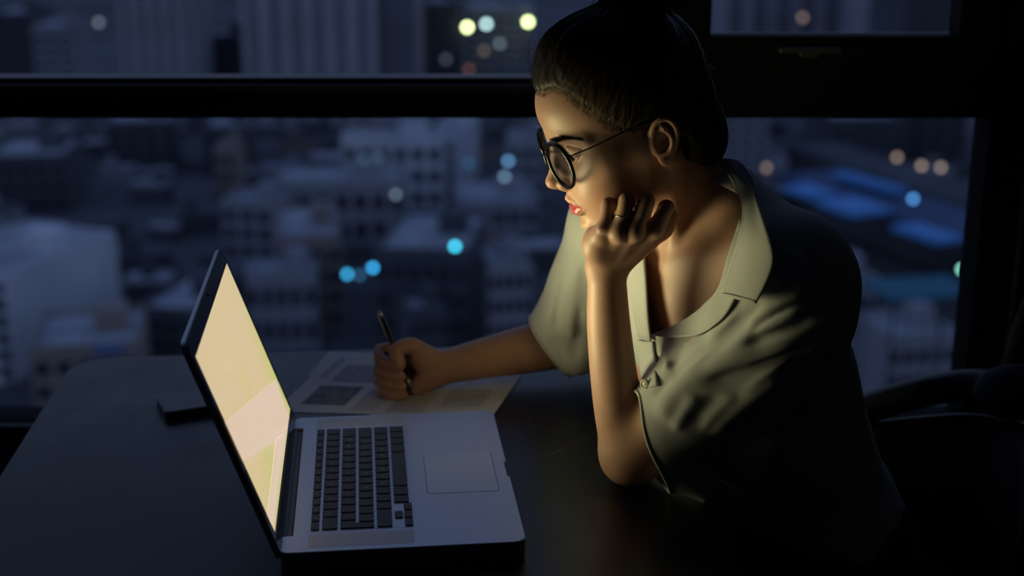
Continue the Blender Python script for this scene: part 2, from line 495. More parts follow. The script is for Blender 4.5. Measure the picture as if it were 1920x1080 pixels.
def building(label, px0, px1, pyb, pyt, deep, m, yaw=0, floors=0, cols=0, style='windows', roofm='roof', group=None, name='building', parapet=True, nearY=None):
    """front face between px0..px1 with its foot on the ground at pyb (or at distance nearY) and its roof edge at pyt"""
    pm = (px0 + px1) / 2
    Y = nearY or on_ground(pm, pyb)[1]
    a = at(px0, pyt, Y); b = at(px1, pyt, Y)
    W = b[0] - a[0]; H = at(pm, pyt, Y)[2] - G
    r_f = fit((a[0] + b[0]) / 2, Y, W, deep, yaw, H)
    if r_f is None:
        print('no room for', label); return None
    bx, W, deep, Y2 = r_f; BOXES.append(bx)
    if Y2 != Y: H = at(pm, pyt, Y2)[2] - G
    o = empty(name, ((a[0] + b[0]) / 2, Y2, G), yaw, label, 'building', group)
    MB().box((0, deep / 2, H / 2), (W, deep, H)).build('walls', MC[m], o)
    t = MB(); 
    t.box((0, deep / 2, H + .15), (W * .97, deep * .97, .3)); 
    t.build('flat_roof', MC[roofm], o)
    if parapet:
        p = MB()
        for (cx, cy, sx, sy) in ((0, .2, W, .5), (0, deep - .2, W, .5), (-W / 2 + .25, deep / 2, .5, deep), (W / 2 - .25, deep / 2, .5, deep)):
            p.box((cx, cy, H + .5), (sx, sy, 1.1))
        p.build('parapet', MC[m], o)
        MB().box((W * .2, deep * .6, H + 1.6), (min(6, W * .3), min(5, deep * .3), 3.2)).build('stair_housing', MC[m], o)
    if style == 'windows' and floors and cols:
        fh = H * .94 / floors; cw = W / cols
        me = None
        for i in range(floors):
            for j in range(cols):
                loc = (-W / 2 + (j + .5) * cw, -.05, H * .03 + (i + .5) * fh)
                if me is None:
                    w_ = MB().box((0, 0, 0), (cw * .62, .3, fh * .55)).build('window', MC['glass'], o); me = w_.data
                else:
                    w_ = link('window', me, None, o)
                w_.location = loc
    if style == 'balconies':
        fh = H / floors; me = None; mw = None; cw = W / cols
        for i in range(floors):
            z = H - (i + 1) * fh
            if me is None:
                b_ = MB().box((0, -1.2, 0), (W * .96, 2.4, .35)).box((0, -2.3, .65), (W * .96, .25, 1.2)).build('balcony', MC[m], o); me = b_.data
            else: b_ = link('balcony', me, None, o)
            b_.location = (0, 0, z + .4)
            for j in range(cols):
                if mw is None:
                    w_ = MB().box((0, 0, 0), (cw * .7, .3, fh * .6)).build('window', MC['glass'], o); mw = w_.data
                else: w_ = link('window', mw, None, o)
                w_.location = (-W / 2 + (j + .5) * cw, -.05, z + fh * .5)
    if style == 'strips':
        # window columns running the full height between piers, with floor bands
        cw = W / cols; me = None; mb = None
        for j in range(cols):
            if me is None:
                q = MB()
                n = floors; fh = H / n
                q.box((0, 0, H * .49), (cw * .48, .3, H * .95))
                w_ = q.build('window_column', MC['glass'], o); me = w_.data
                q = MB()
                for i in range(n): q.box((0, -.4, (i + .5) * fh), (cw * .5, 1.0, fh * .42))
                b_ = q.build('balcony_stack', MC[m], w_); mb = b_.data; b_['kind'] = 'stuff'
            else:
                w_ = link('window_column', me, None, o); b_ = link('balcony_stack', mb, None, w_); b_['kind'] = 'stuff'
            w_.location = (-W / 2 + (j + .5) * cw, -.1, 0)
    return o


# the near pale block at lower left
building('pale apartment block with long balconies at the lower left', -200, 30, 770, 515, 26, 'white', math.radians(-20), 6, 7, 'balconies', nearY=190)
# the station with blue roofs at the right
def beam_between(mb, A, B, w_, h_):
    A, B = Vector(A), Vector(B); d = B - A; L = d.length
    rot = d.to_track_quat('X', 'Z').to_matrix()
    mb.box((A + B) / 2, (L, w_, h_), rot=rot)
zr = G + 16
cst = on_z(1700, 390, G); BOXES.append((*((on_z(1520, 330, zr) + on_z(1880, 458, zr))[:2] / 2), np.linalg.norm(on_z(1520, 330, zr) - on_z(1880, 458, zr)) / 2 + 14, 22, math.atan2(*((on_z(1880, 458, zr) - on_z(1520, 330, zr))[[1, 0]])), 17))
o = empty('station_hall', on_z(1650, 430, zr) * np.array([1, 1, 0]) + np.array([0, 0, G]), 0, 'long hall with dark blue roof running down to the right edge of the window', 'building')
def sub(mb, A, B, w_, h_):
    base = np.array(o.location); beam_between(mb, np.array(A) - base, np.array(B) - base, w_, h_)
b = MB(); sub(b, on_z(1520, 325, zr), on_z(1880, 450, zr), 14, .8); b.build('main_roof', MC['blue'], o)
b = MB(); sub(b, on_z(1520, 330, zr - 8), on_z(1880, 458, zr - 8), 12, 14); b.build('walls', MC['dark'], o)
for (xa, ya, xb, yb2, wd) in ((1490, 350, 1545, 368, 6), (1565, 376, 1635, 400, 8), (1695, 424, 1780, 452, 5), (1570, 326, 1690, 358, 3)):
    b = MB(); sub(b, on_z(xa, ya, zr + 1.5), on_z(xb, yb2, zr + 1.5), wd, .8); q = b.build('lit_roof_light', MC['skyl'], o); q['label'] = 'lit blue skylight, its glow put into the colour'
BOXES.append((*on_z(1725, 540, G + 24)[:2], 7, 6, .2, 25))
o2 = empty('awning', on_z(1725, 540, G + 24), .2, 'teal awning low at the right of the window', 'awning')
MB().box((0, 0, 0), (11, 8, .4)).build('cloth', MC['teal'], o2)
for sx in (-5, 5):
    for sy in (-3.6, 3.6): MB().box((sx, sy, -12), (.3, .3, 24)).build('post', MC['dark'], o2)
o3 = empty('tarpaulin', on_z(205, 655, G + 22), .2, 'small blue tarpaulin on a frame near the pale balcony block', 'tarpaulin')
MB().box((0, 0, 0), (3, 3, .3)).build('cloth', MC['blue'], o3)
for sx in (-1.2, 1.2): MB().box((sx, 0, -11), (.3, .3, 22)).build('post', MC['dark'], o3)

# towers in the upper panes
building('grey tower with four window columns above the transom at left', 200, 345, 230, -260, 28, 'tower', .05, 46, 5, 'strips')
building('broad pale tower with six window columns left of the bright lamps', 435, 690, 240, -300, 34, 'tower', .03, 44, 6, 'strips')
building('narrower tower joined right of the broad pale tower', 690, 790, 215, -280, 30, 'grey', 0, 40, 3, 'strips')
building('dark blue block left of the bright street lamps', 795, 862, 190, 10, 30, 'dark', 0, 10, 3)
building('low grey block behind the bright street lamps', 865, 1010, 170, 20, 30, 'grey', 0, 8, 6)
building('dark stepped block at the far upper left corner', -20, 60, 180, 30, 30, 'dark', .1, 8, 3)
building('grey slab block left of the grey tower', 60, 130, 215, 55, 25, 'grey', .1, 8, 3)
building('low dark block between the two window column towers', 350, 425, 220, 70, 20, 'dark', 0, 6, 3)
building('pale tower behind the opening casement', 1640, 1705, 210, -250, 26, 'tower', 0, 40, 2, 'strips')
building('wide grey tower behind the left half of the casement', 1370, 1600, 180, -250, 30, 'grey', 0, 40, 5, 'strips')
building('dark blue tower behind the right edge of the casement', 1715, 1860, 300, -250, 30, 'dark', 0, 40, 4, 'strips')
building('pale slab just right of the woman\'s hair below the transom', 1340, 1445, 420, 150, 30, 'grey', -.1, 12, 4)
building('dark slab with pale band behind the three amber lamps', 1560, 1700, 330, 230, 24, 'dark', .1, 5, 5)
# mid distance, through the big lower pane
mid = [
    ('pale flat roofed hall with a white edge in the middle of the lower pane', 640, 830, 395, 265, 9, 'white', 0.0, 3, 6),
    ('pale end wing right of the white edged hall', 790, 850, 400, 262, 30, 'white', -.15, 4, 2),
    ('long low pale block under the white edged hall', 520, 760, 460, 350, 16, 'grey', .1, 2, 7),
    ('dark block with warm side wall left of the white edged hall', 380, 470, 330, 245, 18, 'dark', .1, 4, 3),
    ('small warm block against dark roofs left of centre', 400, 440, 380, 285, 12, 'warm', 0, 3, 2),
    ('dark block under the transom at left', 200, 330, 330, 235, 20, 'dark', .2, 4, 4),
    ('dark low block beside the left window edge', -30, 120, 400, 300, 22, 'dark', .1, 3, 5),
    ('grey house with pale gable left of the laptop lid top', 420, 520, 480, 385, 18, 'grey', -.2, 3, 3),
    ('dark tall block between laptop lid and blue lamps', 520, 640, 620, 455, 22, 'warm', .15, 4, 4),
    ('pale low roof behind the laptop lid', 470, 600, 640, 520, 20, 'grey', .1, 2, 5),
    ('dark block behind the cyan lamp', 700, 880, 690, 480, 24, 'dark', -.1, 4, 6),
    ('grey block left of the far sleeve', 900, 1010, 690, 500, 18, 'grey', .2, 4, 4),
    ('small pale house behind the pen tip', 760, 860, 690, 590, 14, 'dark', .3, 3, 3),
    ('grey terrace right of the white edged hall', 860, 1010, 470, 385, 18, 'grey', .1, 2, 5),
    ('pale block behind the eyeglasses', 950, 1030, 400, 270, 14, 'grey', 0, 4, 3),
    ('dark block under the transom right of centre', 690, 800, 300, 228, 16, 'grey', 0, 3, 4),
    ('low pale hall under the blue roofs right of her shoulder', 1500, 1720, 560, 480, 24, 'grey', -.1, 2, 6),
    ('dark block behind the teal awning', 1640, 1840, 650, 500, 20, 'dark', .1, 4, 5),
    ('pale roofs low at the right above the chair arm', 1600, 1790, 740, 640, 20, 'grey', .15, 3, 5),
    ('grey house right behind her shoulder', 1540, 1620, 640, 540, 16, 'grey', .2, 3, 3),
    ('dark house in the lower left behind the table', 60, 260, 800, 660, 16, 'warm', .2, 3, 5),
    ('grey low house just left of the laptop lid', 240, 380, 700, 590, 18, 'dark', -.2, 3, 4),
]
for (lb, a_, b_, yb, yt, dp, m_, yw, fl, cl) in mid:
    building(lb, a_, b_, yb, yt, dp, m_, yw, fl, cl)
# a scatter of low houses between the named blocks, all of them only dark blurs
r_ = random.Random(5)
rown = ['just under the transom', 'a little below the transom', 'high in the pane', 'above mid pane', 'at mid pane', 'below mid pane', 'low in the pane', 'just over the table edge']
coln = [(60, 'at the left edge'), (200, 'near the left edge'), (330, 'left of the laptop'), (480, 'over the laptop lid'), (610, 'right of the laptop lid'), (740, 'left of the cyan lamp'), (880, 'around the cyan lamp'), (1045, 'left of her face and sleeve'), (1450, 'right of her collar'), (1600, 'right of her shoulder'), (1720, 'left of the right jamb'), (1900, 'against the right jamb')]
tones = {'dark': 'dark', 'grey': 'grey', 'warm': 'brownish', 'roof': 'pale grey'}
used_labels = set()
for row, (py, hpx, wpx) in enumerate([(250, 22, 60), (290, 26, 66), (335, 30, 74), (385, 36, 84), (440, 42, 92), (500, 50, 104), (565, 60, 118), (640, 72, 134)]):
    px = -60 + r_.uniform(0, 60)
    while px < 1860:
        w_ = wpx * r_.uniform(.6, 1.2)
        if not (1040 < px < 1330):
            pyb = py + r_.uniform(-10, 16)
            mm_ = r_.choice(['dark', 'dark', 'dark', 'warm', 'dark', 'grey', 'roof'] if px > 420 else ['dark', 'dark', 'dark', 'dark', 'grey'])
            Y = on_ground(px, pyb)[1]
            a = at(px, pyb, Y); W = w_ / FPX * Y * 1.0
            H = hpx / FPX * Y * r_.uniform(.5, 1.0)
            dp = W * r_.uniform(.5, .9); yw = r_.uniform(-.5, .5)
            b = (a[0] - math.sin(yw) * dp / 2, Y + math.cos(yw) * dp / 2, W / 2, dp / 2, yw, H)
            hutch = r_.random() < .5
            loc_ = next(n_ for x_, n_ in coln if px < x_)
            kinds = [('low %s house, %s, %s, %s' % (tones[mm_], rt, loc_, rown[row])) for rt in (('roof hut', 'small hut on top') if hutch else ('flat roof', 'plain slab roof'))]
            lb = next((k for k in kinds if k not in used_labels), None)
            if hits(b) is None and lb:
                used_labels.add(lb); BOXES.append(b)
                o = empty('house', (a[0], Y, G), yw, lb, 'house', 'scattered low houses')
                MB().box((0, dp / 2, H / 2), (W, dp, H)).build('walls', MC[mm_], o)
                rf = MB(); rf.box((0, dp / 2, H + .3), (W * 1.02, dp * 1.02, .6))
                rf.build('roof', MC[r_.choice(['roof', 'dark', 'grey'])], o)
                if hutch: MB().box((W * r_.uniform(-.3, .3), dp / 2, H + 1.8), (W * .25, dp * .3, 2.4)).build('roof_hut', MC[mm_], o)
        px += w_ * r_.uniform(1.0, 1.5)
# street lamps and lit lamps (out of focus they spread into discs)
def lamp(px, py, col, bright, label, group=None, Y=None, rpx=5.0, zz=9.0, flat=1.0):
    z = G + zz
    for dz in range(0, 56, 3):
        p = on_z(px, py, z + dz)
        if not blocked(p): break
    BOXES.append((p[0], p[1], .6, .6, 0, 2))
    dist = p[1]
    R = rpx / FPX * dist
    o = empty('street_lamp', (p[0], p[1], G), 0, label, 'street lamp', group)
    st = bright * (15.5 / rpx) ** 2
    MB().sphere((0, 0, p[2] - G), R, 12, (1, 1, flat)).build('lamp_globe', emission('lamp_light', col, st), o, True)
    MB().tube([(0, R * 1.5, 0), (0, R * 1.5, p[2] - G + R), (0, R * .6, p[2] - G + R * 1.5)], R * .12, 6).build('post', MC['dark'], o)
YE = (0.85, 1.0, 0.42)
lamp(876, 51, YE, 1.35, 'brilliant yellowish lamp disc, leftmost of the bright upper three')
lamp(912, 45, (0.5, 0.75, 0.72), 0.75, 'pale mint lamp disc between the two brilliant ones')
lamp(990, 41, YE, 1.35, 'brilliant yellowish lamp disc just left of the woman\'s hair')
lamp(185, 42, (0.5, 0.6, 0.7), 0.10, 'faint grey lamp disc at the upper left of the window')
lamp(836, 111, (0.4, 0.5, 0.7), 0.05, 'faint blue grey lamp disc low in the upper pane')
lamp(879, 130, (0.8, 0.35, 0.25), 0.06, 'faint reddish lamp disc just above the transom')
lamp(937, 82, (0.5, 0.65, 0.7), 0.10, 'faint grey lamp disc below the pale mint one')
lamp(908, 95, (0.7, 0.55, 0.4), 0.06, 'faint tan lamp disc below the brilliant left one')
lamp(878, 306, (0.05, 0.3, 0.55), 0.08, 'dim deep blue lamp disc under the transom')
lamp(953, 302, (0.2, 0.5, 0.9), 0.28, 'blue lamp disc, upper of the pair left of the glasses')
lamp(946, 331, (0.3, 0.5, 0.7), 0.22, 'grey blue lamp disc, lower of the pair left of the glasses')
lamp(742, 365, (0.5, 0.65, 0.8), 0.12, 'faint grey lamp disc above the centre of the lower pane')
lamp(711, 295, (0.2, 0.4, 0.6), 0.06, 'very dim blue disc inside the white edged hall, right one')
lamp(683, 298, (0.2, 0.4, 0.6), 0.05, 'very dim blue disc inside the white edged hall, left one')
lamp(853, 462, (0.05, 0.62, 0.85), 0.85, 'bright cyan lamp disc alone above the writing hand')
lamp(651, 514, (0.04, 0.42, 0.75), 0.62, 'bright blue disc, left end of the row of lamps')
lamp(699, 502, (0.04, 0.42, 0.85), 0.70, 'bright blue disc, right end of the row of lamps')
lamp(674, 516, (0.08, 0.3, 0.6), 0.16, 'dim blue disc between the two bright blue ones')
lamp(1682, 295, (0.75, 0.52, 0.4), 0.15, 'amber lamp disc, leftmost of three at the right')
lamp(1728, 311, (0.75, 0.55, 0.4), 0.17, 'amber lamp disc, middle one of three at the right')
lamp(1764, 314, (0.75, 0.55, 0.4), 0.16, 'amber lamp disc, rightmost of three at the right')
lamp(1712, 373, (0.12, 0.45, 1.0), 0.36, 'blue lamp disc on the long blue roof', zz=20)
lamp(1804, 505, (0.3, 0.85, 0.65), 0.62, 'green lamp disc at the right edge of the window')
lamp(1505, 33, (0.75, 0.5, 0.4), 0.10, 'dim amber lamp disc in the opening casement')
lamp(1437, 315, (0.7, 0.5, 0.35), 0.12, 'dull amber upright lamp blur behind the shirt collar')
lamp(1826, 405, (0.2, 0.5, 0.8), 0.14, 'dim blue lamp disc touching the right window edge')

# ================================================================== TABLE AND THINGS ON IT
KT = 1.07            # the table group sits this much further off than first fitted
TZ = CAM[2] - .6705 * KT
TYAW = math.radians(5.3)
# the table's far left corner
tl = on_z(138, 671, TZ)
tbl = empty('table', (tl[0], tl[1], 0), TYAW, 'dark marbled table with rounded corners under the laptop and papers', 'table')
TW, TD = 0.862, 1.22
MB().prism(round_poly(0, -TD, TW, 0, (.07, .07, .07, .07)), TZ - .03, TZ, bev=.003).build('tabletop', M_table, tbl)
MB().box((TW / 2, -TD / 2, TZ - .055), (TW - .12, TD - .12, .05)).build('apron', M_blackp, tbl)
for lx in (.09, TW - .09):
    for ly in (-.09, -TD + .09):
        MB().box((lx, ly, (TZ - .03) / 2), (.045, .045, TZ - .03), bev=.004).build('leg', M_blackp, tbl)

# pale veins in the marble, flush with the top
def vein(pts, wd):
    c = catmull_lite([on_z(a, b, TZ + .00025) for a, b in pts])
    V_ = []
    rv = random.Random(len(pts))
    for i, p in enumerate(c):
        t = c[min(i + 1, len(c) - 1)] - c[max(i - 1, 0)]; t /= np.linalg.norm(t) + 1e-9
        n_ = np.array([-t[1], t[0], 0]) * wd * rv.uniform(.3, 1.0) * math.sin(math.pi * (i + .5) / len(c)) ** .5
        V_ += [p + n_, p - n_]
    Ri = Matrix.Rotation(-TYAW, 3, 'Z'); L0 = np.array([tl[0], tl[1], 0])
    V_ = [Ri @ Vector(v - L0) for v in V_]
    link('marble_vein', mesh_np('marble_vein', V_, [(2 * i, 2 * i + 1, 2 * i + 3, 2 * i + 2) for i in range(len(c) - 1)], False), M_vein, tbl)
def catmull_lite(P_):
    out = []
    for i in range(len(P_) - 1):
        for k in range(5):
            t = k / 5; out.append(P_[i] * (1 - t) + P_[i + 1] * t + np.array([0, .0012 * math.sin(i * 5 + k * 1.3), 0]))
    return out + [P_[-1]]
vein([(944, 853), (968, 856), (1000, 857), (1030, 853), (1052, 844), (1068, 836), (1092, 832)], .0011)
vein([(1066, 829), (1085, 824), (1104, 818), (1122, 816)], .0011)
vein([(320, 900), (336, 880), (350, 862), (362, 846)], .0005)
vein([(985, 765), (992, 790), (1005, 815)], .0006)

# ---- laptop. local: x = hinge -> front, y = near -> far
LW, LD, LT = .3644, .249, .0175
LYAW = math.radians(6.16)
lap = empty('laptop', (-.2327 * KT, 1.2502 * KT, TZ), LYAW, 'open aluminium laptop with black keys and a glowing cream yellow screen', 'laptop')
z0, z1 = .0035, .0240
poly = round_poly(.0, 0, LD, LW, (.010, .013, .013, .010), 6)
# cut for the hinge on the x=0 side, thumb notch on the front
def deck_poly():
    p = []
    n = round_poly(0, 0, LD, LW, (.010, .013, .013, .010), 6)
    c0 = n[:7]; c1 = n[7:14]; c2 = n[14:21]; c3 = n[21:28]
    p += c0 + c1
    yc = LW / 2
    p += [(LD, yc - .021), (LD - .0025, yc - .019), (LD - .0025, yc + .019), (LD, yc + .021)]
    p += c2 + c3
    p += [(0, LW - .036), (.0125, LW - .036), (.0125, .038), (0, .038)]
    return p
MB().prism(deck_poly(), z0, z1, bev=.0009).build('base', M_alu, lap)
bb = MB().box((LD / 2, LW / 2, .0022), (LD - .03, LW - .03, .0044)).build('bottom_cover', M_blackp, lap)
MB().box((.0062, LW / 2, .0155), (.0122, LW - .078, .013), bev=.002).tube([(.003, .04, .0185), (.003, LW - .04, .0185)], .0055, 12).build('hinge_bar', M_blackp, lap)
# trackpad
tx0, tx1, ty0, ty1 = .155, .233, .124, .232
MB().prism(round_poly(tx0 - .0006, ty0 - .0006, tx1 + .0006, ty1 + .0006, (.004,) * 4, 4), z1 - .0005, z1 + .00006).build('trackpad_seam', M_gap, lap)
MB().prism(round_poly(tx0, ty0, tx1, ty1, (.0035,) * 4, 4), z1 - .0005, z1 + .00022).build('trackpad', M_pad, lap)
# keyboard: dark shadow line of the well and the keys, every key its own part
P = .0190; KS = .0160; kt = .0016
KX = .0285; KY0 = (LW - 14.5 * P) / 2 + .0015      # near end
rows = []
# each row from the near end to the far end: (width in units, legend)
rows.append((.0115, [(1.0357, t) for t in ['', 'F12', 'F11', 'F10', 'F9', 'F8', 'F7', 'F6', 'F5', 'F4', 'F3', 'F2', 'F1', 'esc']]))
rows.append((P, [(1.5, '')] + [(1, c) for c in '=-0987654321'] + [(1, '`')]))
rows.append((P, [(1.0, None)] + [(1, c) for c in '][POIUYTREWQ'] + [(1.5, '')]))
rows.append((P, [(.75, None)] + [(1, c) for c in "\\';LKJHGFDSA"[0:12]] + [(1.75, '')]))
rows.append((P, [(2.25, '')] + [(1, c) for c in '/.,MNBVCXZ'] + [(1, '`'), (1.25, '')]))
rows.append((P, [(3.0, None), (1, ''), (1.25, ''), (5, ''), (1.25, ''), (1, ''), (1, ''), (1, '')]))
key_cache = {}
def key_mesh(sx, sy):
    k = (round(sx, 5), round(sy, 5))
    if k not in key_cache:
        q = MB().prism(round_poly(-sx / 2, -sy / 2, sx / 2, sy / 2, (.0018,) * 4, 3), 0, kt, bev=.0003)
        me = bpy.data.meshes.new('key'); q.bm.to_mesh(me); q.bm.free(); me.materials.append(M_key)
        key_cache[k] = me
    return key_cache[k]
legend_cache = {}
def legend(ch, keyo):
    if not ch.strip(): return
    if ch not in legend_cache:
        cu = bpy.data.curves.new('legend', 'FONT'); cu.body = ch; cu.size = .0052 if len(ch) == 1 else .0030; cu.align_x = 'CENTER'; cu.align_y = 'CENTER'
        cu.resolution_u = 1
        t_ = bpy.data.objects.new('legend', cu)
        me = bpy.data.meshes.new_from_object(t_)
        bpy.data.objects.remove(t_)
        me.materials.clear(); me.materials.append(M_legend)
        legend_cache[ch] = me
    t = link('legend', legend_cache[ch], None, keyo)
    t.location = (0, 0, kt + .00006); t.rotation_euler = (0, 0, math.radians(90))
def add_key(x, y, sx, sy, ch):
    k = link('key', key_mesh(sx, sy), None, lap); k.location = (x, y, z1 - .0002)
    if ch: legend(ch, k)
x = KX
for rh, keys in rows:
    y = KY0
    ksx = rh - (P - KS)
    for wd, ch in keys:
        if ch is not None:
            add_key(x + rh / 2, y + wd * P / 2, ksx, wd * P - (P - KS), ch)
        y += wd * P
    x += rh
# L shaped return key over rows three and four, near end
xr = KX + .0115 + P
g = (P - KS) / 2
q = MB().prism([(xr + g, KY0 + g), (xr + 2 * P - g, KY0 + g), (xr + 2 * P - g, KY0 + .75 * P - g), (xr + P - g, KY0 + .75 * P - g), (xr + P - g, KY0 + P - g), (xr + g, KY0 + P - g)], z1 - .0002, z1 - .0002 + kt, bev=.0003)
q.build('key', M_key, lap)['label'] = 'L shaped return key'
# arrow keys in a T
xa = KX + .0115 + 4 * P
for (dx, dy, c) in ((.25, 1.5, ''), (.78, .5, ''), (.78, 1.5, ''), (.78, 2.5, '')):
    add_key(xa + dx * P + .001, KY0 + dy * P, P * .45, KS, c)
# well outline: a fine recessed looking line around the keys
kx1 = x + .0008
ln = MB()
for (a, b_) in (((KX - .0015, KY0 - .001), (kx1, KY0 - .001)), ((KX - .0015, KY0 + 14.5 * P + .001), (kx1, KY0 + 14.5 * P + .001))):
    ln.box(((a[0] + b_[0]) / 2, (a[1] + b_[1]) / 2, z1), (abs(b_[0] - a[0]), .0005, .00012))
ln.build('keyboard_edge_line', M_gap, lap)
# speaker grilles beside the keyboard
for yy in (KY0 - .022, KY0 + 14.5 * P + .022):
    MB().box(((KX + kx1) / 2, yy, z1 + .00002), (kx1 - KX, .030, .00010)).build('speaker_grille', mat('speaker_mesh', (0.44, 0.45, 0.48), 0.55, metal=0.6), lap)
MB().sphere((LD - .003, .03, z1 - .004), .0012, 8).build('status_light', M_gap, lap)

# lid
LID = 1.2333
HL = .243
ca, sa = math.cos(LID), math.sin(LID)
# lid local: a (along lid up), y, n (normal towards the user, +x side)
Ml = Matrix(((-ca, 0, sa, .004), (0, 1, 0, 0), (sa, 0, ca, .0185), (0, 0, 0, 1)))
lid = MB().prism(round_poly(0, 0, HL, LW, (.006, .014, .014, .006), 6), -.0065, -.0006, bev=.0012).build('lid', M_alu, lap, M=Ml)
MB().prism(round_poly(.002, .0015, HL - .0015, LW - .0015, (.005, .0125, .0125, .005), 6), -.0007, .0000).build('bezel', M_bezel, lid, M=Ml)
a0, a1, y0_, y1_ = .024, HL - .019, .0135, LW - .0135
sc_o = link('screen', mesh_np('screen', [Ml @ Vector(q_) for q_ in ((a0, y0_, .0003), (a1, y0_, .0003), (a1, y1_, .0003), (a0, y1_, .0003))], [(0, 1, 2, 3)], False), M_screen, lid)
MB().box(((a0 + a1) / 2, (y0_ + y1_) / 2, .0), (a1 - a0 + .001, y1_ - y0_ + .001, .0004)).build('screen_frame', M_blackp, lid, M=Ml)
# the deck's reflection in the screen, painted as pale glowing panels
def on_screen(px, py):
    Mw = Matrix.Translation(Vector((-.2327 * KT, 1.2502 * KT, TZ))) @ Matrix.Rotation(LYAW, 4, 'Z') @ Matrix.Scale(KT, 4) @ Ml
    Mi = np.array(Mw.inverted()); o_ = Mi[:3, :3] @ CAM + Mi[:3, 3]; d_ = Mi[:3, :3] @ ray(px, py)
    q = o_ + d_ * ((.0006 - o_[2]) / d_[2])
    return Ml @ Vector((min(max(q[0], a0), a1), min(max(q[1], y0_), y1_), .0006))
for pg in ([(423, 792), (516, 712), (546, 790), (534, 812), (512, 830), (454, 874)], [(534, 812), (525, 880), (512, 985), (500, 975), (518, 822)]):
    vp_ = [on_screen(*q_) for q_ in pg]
    bm_ = MB(); bm_.bm.faces.new([bm_.bm.verts.new(v_) for v_ in vp_]); pgo = bm_.build('painted_reflection', M_reflection, lid)
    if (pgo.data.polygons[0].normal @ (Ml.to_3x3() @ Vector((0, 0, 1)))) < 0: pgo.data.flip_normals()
MB().tube([Ml @ Vector((HL - .0065, LW / 2 - .002, .0002)), Ml @ Vector((HL - .0065, LW / 2 + .002, .0002))], .0012, 8).build('webcam', M_gap, lid)
rb = MB().prism(round_poly(.0, .0, HL + .0004, LW, (.006, .0145, .0145, .006), 6), -.0009, -.0005).build('lid_gasket', M_blackp, lid, M=Ml)

lap.scale = (KT, KT, KT)

# ---- papers under the writing hand
def sheet(label, corners, z, prints, curl=0.0, n=10):
    """corners near-left, near-right, far-right, far-left in picture points on the table"""
    c = [on_z(px, py, TZ + z) for px, py in corners]
    o = empty('paper_sheet', (*(sum(c) / 4)[:2], TZ + z), 0, label, 'paper')
    L = np.array(o.location)
    def pt(u, v, dz=0):
        p = (c[0] * (1 - u) * (1 - v) + c[1] * u * (1 - v) + c[2] * u * v + c[3] * (1 - u) * v) - L
        p = p + np.array([0, 0, curl * (v ** 3) * (0.4 + .6 * u) + dz]); return p
    V = []; F_ = []
    for side in (0, 1):
        for i in range(n + 1):
            for j in range(n + 1): V.append(pt(i / n, j / n, .0002 if side else 0))
    N = (n + 1) ** 2
    for i in range(n):
        for j in range(n):
            a = i * (n + 1) + j
            F_.append((N + a, N + a + n + 1, N + a + n + 2, N + a + 1)); F_.append((a, a + 1, a + n + 2, a + n + 1))
    link('sheet', mesh_np('sheet', V, F_, False), M_paper, o)
    for kind, u0, v0, u1, v1 in prints:
        V = []; F_ = []
        def quad(a, b, d, e):
            k = len(V)
            m_ = 3
            for i in range(m_ + 1):
                V.append(pt(a + (d - a) * i / m_, b, .0004)); V.append(pt(a + (d - a) * i / m_, e, .0004))
            for i in range(m_): F_.append((k + 2 * i, k + 2 * i + 2, k + 2 * i + 3, k + 2 * i + 1))
        if kind in ('pic', 'tint'):
            quad(u0, v0, u1, v1)
            link('printed_picture', mesh_np('pic', V, F_, False), M_inkg if kind == 'pic' else M_inkl, o)
        else:
            rr = random.Random(int(u0 * 1000 + v0 * 100))
            v = v0
            while v < v1:
                u = u0
                end = u1 - (rr.random() * .3 * (u1 - u0) if rr.random() < .3 else 0)
                while u < end:
                    wl = rr.uniform(.012, .04)
                    quad(u, v, min(u + wl, u1), v + (.006 if kind == 'text' else .018)); u += wl + .010
                v += .019 if kind == 'text' else .045
            q = link('printed_text', mesh_np('text', V, F_, False), M_ink, o); q['kind'] = 'stuff'
    return o
sheet('printed sheet with a grey picture and columns of text, left of the writing hand', [(512, 772), (742, 778), (850, 672), (632, 660)], .0004,
      [('pic', .16, .12, .52, .42), ('tint', .2, .5, .55, .78), ('head', .08, .55, .14, .9), ('text', .60, .05, .90, .42), ('text', .62, .5, .92, .85)], curl=.002)
sheet('printed sheet turned behind the first, its far corner showing', [(575, 705), (700, 708), (760, 664), (618, 659)], .0002, [('text', .1, .5, .5, .9)])
sheet('white form under the writing hand reaching toward the woman', [(690, 783), (925, 778), (978, 704), (770, 700)], .0009,
      [('text', .1, .1, .4, .5), ('text', .5, .2, .85, .6), ('head', .1, .7, .4, .85)], curl=.001)

# ---- phone behind the laptop lid
pa_ = math.radians(25)
ph = on_z(302, 772, TZ) + .071 * np.array([math.cos(pa_), math.sin(pa_), 0])
pho = empty('smartphone', (ph[0], ph[1], TZ), pa_, 'black phone with a thin grey rim lying behind the laptop lid', 'phone')
MB().prism(round_poly(-.071, -.038, .071, .038, (.010,) * 4, 6), .0, .0115, bev=.0015).build('case', M_phone, pho)
MB().prism(round_poly(-.0715, -.0385, .0715, .0385, (.0105,) * 4, 6), .0092, .0108, bev=.0003).build('rim', M_rim, pho)
MB().prism(round_poly(-.068, -.035, .068, .035, (.008,) * 4, 6), .0110, .0119).build('glass', M_phone, pho)

